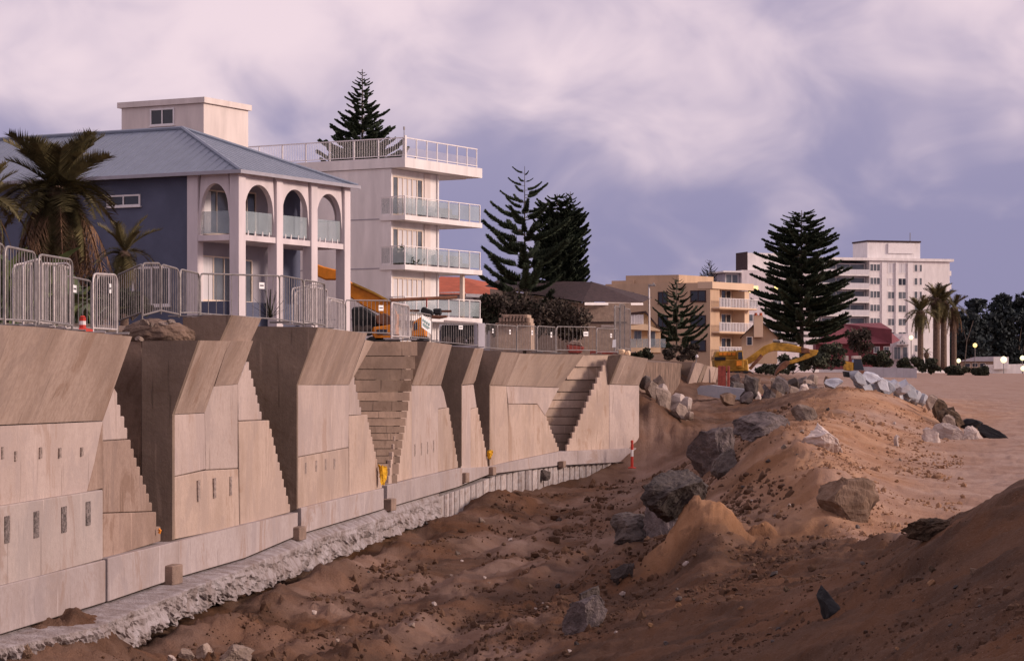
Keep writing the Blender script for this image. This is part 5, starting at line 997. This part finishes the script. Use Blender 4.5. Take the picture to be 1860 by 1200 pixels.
prof(t, 'body', 'yellow', [(1534, 656), (1550, 658), (1550, 674), (1536, 672)], 250, 1.6); prof(t, 'cab', 'glassdark', [(1551, 652), (1564, 652), (1570, 672), (1551, 672)], 250, 1.5); prof(t, 'cab_roof', 'rockpale', [(1550, 646), (1564, 646), (1565, 651.6), (1550, 651.6)], 250, 1.5); prof(t, 'bucket', 'rust', [(1550, 673), (1571, 673), (1570, 686), (1556, 690), (1549, 682)], 249.5, 2.0); prof(t, 'track', 'black', [(1534, 674), (1549, 676), (1549, 686), (1536, 684)], 250, 1.6); prof(t, 'mast', 'rockpale', [(1536, 646), (1541, 646), (1541, 655.6), (1536, 655.6)], 250, .8)
t = thing('orange_excavator', 'orange excavator with raised boom passing behind the end column of the arched house', 'excavator', P(700, 624, 112))
prof(t, 'boom', 'orange', [(572, 478), (588, 484), (612, 490), (640, 514), (680, 532), (712, 550), (724, 574), (722, 592), (700, 586), (690, 570), (660, 556), (636, 540), (612, 508), (590, 508), (572, 500)], 114, .7, .05)
prof(t, 'boom_edge', 'yellow', [(640, 512), (680, 530), (713, 548), (712, 551), (680, 534), (640, 516)], 113.9, .1, 0)
prof(t, 'body', 'orange', [(676, 594), (720, 588), (722, 616), (680, 618), (676, 608)], 111, 2.0, .08); prof(t, 'window', 'glassdark', [(684, 598), (703, 598), (704, 606), (685, 607)], 110.9, .14, 0)
prof(t, 'counterweight', 'black', [(638, 558), (660, 556), (684, 572), (704, 582), (690, 594), (668, 606), (640, 606)], 111.5, 2.2, .1); prof(t, 'engine_cover', 'rust', [(680, 574), (700, 568), (716, 578), (708, 592), (684, 588)], 111.2, 1.2, .05)
for k, u in enumerate((650, 668)): mb = MB(); p = P(u, 600, 111.2); mb.tube([p, p + Vector((0, .5, 0))], .26, 14); mb.build('drum', mt['rockdark'], t)
for dz in (0, 2.0): prof(t, 'track', 'black', [(664, 616), (672, 611), (722, 611), (728, 618), (722, 626), (670, 626)], 111 + dz, .5, .05)
t = thing('orange_loader', 'orange machine half hidden behind the tilted white notice board', 'machine', P(758, 616, 100))
prof(t, 'body', 'orange', [(750, 585), (766, 574), (772, 576), (774, 612), (748, 612)], 100, 1.6, .06); prof(t, 'window', 'glassdark', [(752, 588), (758, 584), (758, 598), (752, 600)], 99.9, .12, 0); prof(t, 'track', 'black', [(744, 611), (778, 611), (778, 620), (746, 620)], 100, 1.6, .04)
t = thing('lifting_rig', 'dark rig hanging on a chain from a long brown beam above the barriers', 'rig', P(790, 566, 92))
mb = MB(); mb.tube([P(708, 545, 92), P(830, 540, 93)], .07, 6); mb.build('beam', mt['rust'], t)
mb = MB(); mb.tube([P(775, 541, 92.4), P(775, 558, 92.4)], .03, 6); mb.build('chain', mt['redrust'], t)
prof(t, 'grab', 'black', [(764, 561), (770, 556), (776, 560), (786, 564), (788, 572), (780, 576), (770, 573), (764, 568)], 92.2, .5, .05); prof(t, 'motor', 'black', [(786, 560), (802, 560), (802, 572), (788, 572)], 92.3, .4, .05); prof(t, 'arm', 'rust', [(784, 572), (798, 573), (812, 572), (813, 576), (798, 579), (782, 578)], 92.2, .3, .03); prof(t, 'cross_bar', 'rust', [(744, 562), (762, 562), (762, 566), (744, 566)], 92.4, .2, 0); prof(t, 'cross_bar', 'rust', [(802, 563), (820, 563), (820, 567), (802, 567)], 92.4, .2, 0)
t = thing('dark_vehicle', 'dark machine with pale top beam behind the long barrier', 'machine', P(830, 626, 104))
prof(t, 'body', 'black', [(800, 590), (866, 590), (866, 626), (800, 626)], 104, 2.0, .08); prof(t, 'top_beam', 'rockpale', [(806, 581), (866, 585), (866, 589.5), (806, 587)], 103.8, .5, .02)
for k, u in enumerate((812, 836, 858)): mb = MB(); p = P(u, 618, 103.9); mb.tube([p, p + Vector((0, .3, 0))], .2, 12); mb.build('wheel', mt['rockdark'], t)
for k in range(6): prof(t, 'bolt_plate', 'grey', [(842 + k * 4, 616), (845 + k * 4, 616), (845 + k * 4, 621), (842 + k * 4, 621)], 103.9, .05, 0)
t = thing('red_skip', 'low rusty red skip behind the wide-barred barrier', 'skip', P(1048, 640, 122))
prof(t, 'body', 'redrust', [(1030, 626), (1062, 630), (1056, 641), (1034, 641)], 122, 1.8, .03); prof(t, 'load', 'rocktan', [(1030, 625), (1040, 617), (1054, 620), (1060, 629)], 122.3, 1.2, .05)
t = thing('red_plank', 'red board lying at the foot of the barrier by the mesh panels', 'board', P(1095, 642, 113)); prof(t, 'body', 'redrust', [(1072, 637), (1124, 637), (1122, 643), (1072, 643)], 113, .3, .01)

# ------------------------------------------------------------------ trees, palms, shrubs
def trunk(t, base, top, r0, r1, mat='bark', bend=.0):
    mb = MB(); n = 8; pts = []
    for i in range(n + 1): f_ = i / n; pts.append(base.lerp(top, f_) + Vector((math.sin(f_ * 5) * bend, math.cos(f_ * 4) * bend, 0)))
    mb.tube(pts, r0, 8, r1); return mb.build('trunk', mt[mat], t, True)
def norfolk(label, u, vt, vb, Y, prof_px, whorls, nb, seed, mat='pine', upw=.9, up=.35, curve=.25, tuft=.5, dens=70, start=.1, rt=.012, hang=.15, grp=None, gap=.0, leaf=.11):
    """Norfolk pine: whorls of branches, each a spray of short upright shoots. prof_px(f) gives the half-width in pixels at height f (0 foot, 1 tip)."""
    g_ = np.random.default_rng(seed); s = Y / F; base = P(u, vb, Y); top = P(u, vt, Y); H = (top - base).length
    t = thing('norfolk_pine', label, 'tree', base, grp); trunk(t, base, top, H * rt, H * rt * .12)
    mb = MB(); V = []; b0 = np.array(base)
    for w in range(whorls):
        f_ = start + (1 - start) * (w / whorls) ** .9; hz = f_ * H; k_ = nb if f_ < .85 else max(4, nb - 2); ph = g_.uniform(0, 6.28)
        for j in range(k_):
            if g_.random() < gap: continue
            L = prof_px(f_) * s * g_.uniform(.68, 1.16); az = ph + 2 * math.pi * j / k_ + g_.uniform(-.25, .25)
            if L < .08: continue
            d = np.array([math.cos(az), math.sin(az), 0]); z0 = hz + g_.uniform(-.3, .3) * H / whorls
            sp = lambda q: b0 + [0, 0, z0] + d * (L * q) + [0, 0, L * (up * q * (1 if up > 0 else 1) - hang * math.sin(q * 3.14) + curve * q * q)]
            mb.tube([Vector(sp(q)) for q in (0, .35, .7, 1)], max(.012, L * .016), 4, .006, cap=False)
            n_ = int(dens * (.4 + L / (prof_px(.3) * s + .01)))
            q = g_.uniform(.12, 1, n_) ** .8; pts = np.array([sp(x) for x in q]); side = np.array([-d[1], d[0], 0]); sgn = g_.choice([-1, 1], n_)[:, None]
            ln = (tuft * L * .42 * (1 - .55 * q) * g_.uniform(.6, 1.2, n_))[:, None]
            dr = side * sgn * g_.uniform(.15, .9, (n_, 1)) + d * g_.uniform(.3, .8, (n_, 1)) + np.array([0, 0, 1]) * g_.uniform(.1, upw, (n_, 1)); dr /= np.linalg.norm(dr, axis=1)[:, None]
            pr = np.cross(dr, g_.normal(0, 1, (n_, 3))); pr /= np.linalg.norm(pr, axis=1)[:, None]
            wd = leaf * ln ** .5 * .8
            tip = pts + dr * ln; mid = pts + dr * ln * .55
            V.append(np.stack([pts, mid + pr * wd, tip], 1)); V.append(np.stack([pts, tip, mid - pr * wd], 1))
    mb.build('branches', mt['bark'], t); tris('crown', np.concatenate(V), mt[mat], t)
    return t
norfolk('dark Norfolk pine with pointed top rising behind the white roof deck', 658, 126, 640, 170, lambda f_: min(98, 205 * (1 - f_) ** .95 + 4), 32, 8, 1, up=.02, curve=.28, hang=.06, dens=460, tuft=.50, start=.3, leaf=.19)
norfolk('slender young Norfolk pine with widely spaced tiers left of the dense one', 953, 302, 650, 158, lambda f_: min(88, 124 * (1 - f_) ** .62) if f_ < .95 else 16, 12, 5, 2, up=.34, curve=.10, dens=900, tuft=.50, start=.24, rt=.009, hang=.10, gap=.14, leaf=.075, upw=1.6)
norfolk('dense dark columnar pine with blunt double top behind the brick house', 1012, 352, 650, 165, lambda f_: 62 * min(1, (1 - f_) * 6 + .3) * (1.0 - .30 * f_), 34, 8, 3, 'pine2', up=.05, curve=.2, dens=330, tuft=.55, leaf=.2, start=.12)
norfolk('second narrow top of the dense pine, right hand stem', 1036, 348, 650, 166, lambda f_: 34 * min(1, (1 - f_) * 4 + .15), 30, 7, 4, 'pine2', up=.1, curve=.2, dens=260, tuft=.55, leaf=.2, start=.3)
norfolk('young spreading pine in front of the tan apartment building', 1229, 500, 640, 205, lambda f_: 62 * (1 - f_) ** .7 + 2, 13, 6, 5, up=.30, curve=.08, dens=560, tuft=.42, start=.06, rt=.012, gap=.05)
norfolk('big broad dark pine with domed crown before the white tower', 1456, 382, 655, 310, lambda f_: 88 * (math.sqrt(max(0, 1 - ((f_ - .22) / .80) ** 2)) if f_ > .22 else .80 + f_ * .9), 29, 10, 6, 'pine2', up=.03, curve=.15, hang=.05, dens=440, tuft=.38, gap=.16, start=.12, rt=.016, leaf=.2)
norfolk('rounded pine top showing above the tan building roof', 1289, 472, 650, 340, lambda f_: 36 * (1 - f_) ** .5, 18, 7, 7, 'fargreen', up=.4, curve=.2, dens=160, tuft=.5, start=.5)
def bush(name, label, cat, u, v, w, h, Y, mat, n_=900, leaf=.12, seed=0, grp=None, clumps=14, depth=None, stems=True, shape=1.0):
    """A crown of small leaves gathered in clumps, w x h pixels round (u, v)."""
    g_ = np.random.default_rng(seed + int(u)); s = Y / F; c = np.array(P(u, v, Y)); W_, H_ = w * s / 2, h * s / 2; D_ = depth or W_ * .8
    t = thing(name, label, cat, P(u, v + h / 2, Y), grp)
    cc = g_.normal(0, 1, (clumps, 3)); cc /= np.linalg.norm(cc, axis=1)[:, None]; cc *= g_.uniform(.25, .82, (clumps, 1)) ** .7; cc *= [W_, D_, H_]
    pick = g_.integers(0, clumps, n_); rr = min(W_, H_) * g_.uniform(.28, .5, clumps)
    d = g_.normal(0, 1, (n_, 3)); d /= np.linalg.norm(d, axis=1)[:, None]
    ctr = c + cc[pick] + d * (rr[pick] * g_.uniform(.5, 1.05, n_) ** .6)[:, None] * [1.2, 1, .85]
    a = g_.normal(0, 1, (n_, 3)); a /= np.linalg.norm(a, axis=1)[:, None]; b_ = np.cross(a, g_.normal(0, 1, (n_, 3))); b_ /= np.linalg.norm(b_, axis=1)[:, None]
    L = leaf * g_.uniform(.6, 1.4, (n_, 1))
    V = np.concatenate([np.stack([ctr - a * L, ctr + b_ * L * .5, ctr + a * L], 1), np.stack([ctr - a * L, ctr + a * L, ctr - b_ * L * .5], 1)])
    if stems:
        mb = MB(); ft = P(u, v + h / 2 + 2, Y)
        for k in range(min(clumps, 7)): e = Vector(c + cc[k] * .9); mb.tube([ft, ft.lerp(e, .5) + Vector((g_.uniform(-.1, .1) * W_, 0, .08 * H_)), e], max(.02, .03 * H_), 5, .012)
        mb.build('trunk', mt['bark'], t)
    tris('crown', V, mt[mat], t); return t
for (u, v, w, h, m_, lab) in [(915, 575, 110, 80, 'scrub', 'brown leafless shrub mass at the foot of the young pine'), (975, 570, 120, 90, 'scrub', 'widest dark brown shrub under the dense pine'), (1035, 580, 80, 80, 'scrub', 'dark shrub leaning against the brick house'), (885, 570, 50, 70, 'scrubg', 'green-black shrub right of the lowest terrace')]:
    bush('shrub', lab, 'shrub', u, v, w, h, 146, m_, 2600, .13, 11, clumps=26)
for (u, v, w, h, Y, m_, lab) in [(1510, 645, 70, 50, 235, 'scrubg', 'grey-green shrub right of the excavator boom'), (1478, 655, 60, 40, 230, 'scrubg', 'low shrub under the excavator stick'), (1562, 618, 50, 56, 330, 'scrub', 'bare brown tree before the maroon roof'), (1600, 652, 70, 34, 320, 'scrubg', 'dark hedge in front of the maroon building'), (1650, 662, 70, 26, 330, 'scrubg', 'dark hedge under the gabled pavilion'),
                              (1690, 664, 60, 26, 350, 'scrubg', 'dark hedge round the palm trunks'), (1740, 672, 60, 22, 380, 'scrubg', 'low dark scrub right of the palms on the beach head'), (1780, 675, 50, 18, 380, 'scrubg', 'low dark scrub farthest right on the beach head'), (1240, 640, 90, 30, 195, 'scrub', 'low dark scrub under the spreading pine'), (1168, 646, 40, 26, 165, 'scrubg', 'dark green bush on the bank below the yellow house'), (1320, 650, 60, 30, 220, 'scrub', 'dark scrub behind the yellow excavator'), (1395, 672, 90, 22, 215, 'scrubg', 'low grass-green scrub behind the excavator boom'), (1440, 660, 70, 34, 240, 'scrubg', 'dark scrub seen through the excavator arm')]:
    bush('shrub', lab, 'shrub', u, v, w, h, Y, m_, 1500, .16 * Y / 200, 12, clumps=18)
for k, (u, v, w, h) in enumerate([(1752, 620, 60, 150), (1776, 608, 62, 150), (1800, 622, 60, 130), (1822, 605, 62, 150), (1848, 598, 60, 160), (1878, 606, 60, 160), (1905, 610, 60, 150), (1738, 640, 40, 90), (1790, 645, 90, 70), (1850, 645, 100, 70)]):
    bush('far_tree', ['dark tree at the left of the far wood', 'tall dark tree next to the thin bare trunk in the far wood', 'lower dark tree in the dip of the far wood', 'rounded dark tree right of the dip in the far wood', 'tallest dark tree of the far wood', 'dark far tree cut by the right edge', 'dark far tree outside the right edge', 'low dark tree beside the far palms', 'low dark trees filling the foot of the wood, left', 'low dark trees filling the foot of the wood, right'][k], 'tree', u, v, w, h, 640 + k * 6, 'fargreen', 2600, .75, 20 + k, 'trees of the far wood', 24)
mb = MB(); mb.tube([P(1752, 664, 420), P(1756, 620, 420), P(1768, 582, 420)], .12, 5, .05); mb.tube([P(1756, 622, 420), P(1750, 596, 420)], .06, 5, .03); tag(mb.build('bare_tree', mt['bark']), 'thin bare leaning trunk before the far wood', 'tree')
# palms
def frond_mesh(name, L, rise, droop, leaf, n, fold, seed, mat, width=.02):
    g_ = np.random.default_rng(seed); V = []; sp = lambda q: np.array([L * q * (1 - .12 * droop * q), 0, L * (rise * q - droop * q * q)])
    qs = np.linspace(0, 1, 9)
    for a, b_ in zip(qs[:-1], qs[1:]):
        p, q = sp(a), sp(b_); w = np.array([0, width * (1 - a * .8), 0]); V += [[p - w, p + w, q + w * .9], [p - w, q + w * .9, q - w * .9]]
    for i in range(n):
        q = .12 + .88 * (i + g_.random()) / n; p = sp(q); tg = sp(min(1, q + .02)) - sp(q - .02); tg /= np.linalg.norm(tg)
        for s_ in (-1, 1):
            l_ = leaf * (.45 + .9 * math.sin(math.pi * min(1, q * .9 + .08))) * g_.uniform(.75, 1.1); dr = np.array([0, s_ * math.cos(fold), math.sin(fold)]) + tg * .75 + np.array([0, 0, -.35 * g_.random()]); dr /= np.linalg.norm(dr)
            pr = np.cross(dr, [0, 0, 1]); pr = pr / (np.linalg.norm(pr) + 1e-6) * leaf * .06
            V.append([p - pr, p + pr, p + dr * l_])
    me = tris(name, np.array(V), mt[mat]); d = me.data; bpy.data.objects.remove(me); return d
FM = {}
def palm(label, u, v, vb, Y, rpx, nf, nd, seed, r_tr, squash=1.0, dead_hang=1.3, grp=None, mat='frond', leafy=46, up=1.0):
    g_ = random.Random(seed); s = Y / F; rad = rpx * s; c = P(u, v, Y); base = P(u, vb, Y); t = thing('palm_tree', label, 'palm', base, grp)
    trunk(t, base, c, r_tr * 1.15, r_tr, 'palmbark')
    mb = MB(); mb.lathe(c - Vector((0, 0, r_tr * 1.5)), [(r_tr, -r_tr * 2), (r_tr * 1.9, 0), (r_tr * 1.7, r_tr * 1.6), (r_tr * .6, r_tr * 2.6)], 10); mb.build('crownshaft', mt['palmbark'], t)
    ms = [frond_mesh('frond', rad, .75, .35, rad * .26, leafy, .5, seed, mat), frond_mesh('frond', rad * 1.05, .55, .70, rad * .26, leafy, .4, seed + 1, mat), frond_mesh('frond', rad * 1.0, .25, .85, rad * .25, leafy, .3, seed + 2, mat)]
    md = [frond_mesh('dead_frond', rad * .62 * dead_hang, .25, 1.75, rad * .17, leafy, -.5, seed + 3, 'frondd', .03), frond_mesh('dead_frond', rad * .5 * dead_hang, -.2, 2.0, rad * .15, leafy, -.7, seed + 4, 'frondd', .03)]
    for k in range(nf):
        o = bpy.data.objects.new('frond', ms[(k * 3) // nf]); C.objects.link(o); o.parent = t; o.location = c - base + Vector((0, 0, r_tr * g_.uniform(-.5, .8)))
        el = (1.25 - 1.75 * k / nf) * up; o.rotation_euler = (g_.uniform(-.3, .3), -(el - .55) * .9, k * 2.39996 + g_.uniform(-.2, .2)); q = g_.uniform(.8, 1.1); o.scale = (q, q, q)
    for k in range(nd):
        o = bpy.data.objects.new('dead_frond', md[k % 2]); C.objects.link(o); o.parent = t; o.location = c - base + Vector((0, 0, -r_tr * g_.uniform(.5, 3))); o.rotation_euler = (g_.uniform(-.3, .3), g_.uniform(-.1, .5), k * 2.39996 + g_.uniform(-.3, .3)); q = g_.uniform(.7, 1.1); o.scale = (q, q, q)
    return t
palm('large palm with green crown and a skirt of dead brown fronds before the blue house', 106, 350, 640, 86, 118, 84, 110, 31, .26, leafy=44, dead_hang=2.1)
palm('palm cut off by the left edge, crown level with the large palm', -28, 372, 640, 82, 84, 44, 40, 33, .22)
palm('small dark palm under the blue wall between the large palm and the house corner', 226, 462, 640, 84, 70, 26, 8, 35, .14, dead_hang=.8)
palm('far palm with thin trunk, left of the group by the tower', 1672, 568, 668, 395, 34, 34, 10, 41, .45, dead_hang=.9, grp='far palms by the tower')
palm('tallest far palm, in the middle of the group by the tower', 1701, 545, 672, 400, 36, 40, 14, 43, .55, dead_hang=.9, grp='far palms by the tower')
palm('far palm whose trunk stands close right of the tallest', 1714, 552, 672, 402, 34, 34, 14, 45, .5, dead_hang=.9, grp='far palms by the tower')
palm('far palm with brown drooping fronds, right of the group by the tower', 1733, 560, 674, 405, 30, 20, 34, 47, .4, dead_hang=1.3, grp='far palms by the tower')
palm('tiny palm at the foot of the far palms', 1683, 642, 668, 390, 12, 14, 0, 49, .25)
# yucca and big-leaved plants
t = thing('yucca', 'small spiky yucca behind the barrier in front of the arched house', 'plant', P(491, 600, 66)); md = frond_mesh('leaf', .6, 1, .1, .01, 1, .2, 60, 'scrubg', .022)
for k in range(34): o = bpy.data.objects.new('leaf', md); C.objects.link(o); o.parent = t; o.location = (0, 0, .35); o.rotation_euler = (0, -rnd.uniform(-.5, .9), k * 2.4)
def bigleaf_mesh(L, w, seed):
    V = []; n = 8; g_ = np.random.default_rng(seed); sp = lambda q: np.array([L * .5 * q * q, 0, L * (q - .18 * q * q)])
    for a, b_ in zip(np.linspace(0, 1, n + 1)[:-1], np.linspace(0, 1, n + 1)[1:]):
        wa, wb = (.02 if a < .35 else w * math.sin(math.pi * ((a - .35) / .65) ** .8 * .98) + .012), (.02 if b_ < .35 else w * math.sin(math.pi * ((b_ - .35) / .65) ** .8 * .98) + .012); p, q = sp(a), sp(b_)
        for s_ in (-1, 1): va, vb_ = np.array([-.1 * wa, s_ * wa, .35 * wa]), np.array([-.1 * wb, s_ * wb, .35 * wb]); V += [[p, q, q + vb_], [p, q + vb_, p + va]]
    o = tris('leaf', np.array(V), mt['leaf']); d = o.data; bpy.data.objects.remove(o); return d
LM = [bigleaf_mesh(1.5, .2, 1), bigleaf_mesh(1.8, .24, 2), bigleaf_mesh(1.2, .18, 3)]
for k, (u, v, Y, n_, sc, lab) in enumerate([(10, 600, 47, 16, 1.0, 'big-leaved plant at the left edge behind the barriers'), (45, 598, 48, 18, 1.05, 'big-leaved plant behind the second barrier'), (85, 600, 49, 18, .95, 'big-leaved plant behind the third barrier'), (120, 606, 51, 14, .85, 'big-leaved plant at the foot of the large palm'), (150, 610, 54, 10, .7, 'low big-leaved plant right of the large palm foot')]):
    t = thing('broad_leaf_plant', lab, 'plant', P(u, v, Y), 'big-leaved plants under the palm')
    for j in range(n_):
        o = bpy.data.objects.new('leaf', LM[j % 3]); C.objects.link(o); o.parent = t; o.location = (rnd.uniform(-.25, .25), rnd.uniform(-.2, .2), rnd.uniform(0, .1)); o.rotation_euler = (rnd.uniform(-.3, .3), rnd.uniform(-.35, .6), j * 2.4); q = sc * rnd.uniform(.75, 1.15); o.scale = (q, q, q)
for k, (u, v, w, h, lab) in enumerate([(30, 560, 90, 70, 'dark undergrowth behind the big-leaved plants'), (110, 560, 110, 90, 'dark undergrowth under the skirt of the large palm'), (185, 545, 90, 90, 'dark bush before the blue wall, right of the large palm'), (240, 555, 70, 50, 'dark bush under the small palm')]):
    bush('bush', lab, 'bush', u, v, w, h, 72, 'scrubg', 1600, .12, 70 + k, clumps=16)
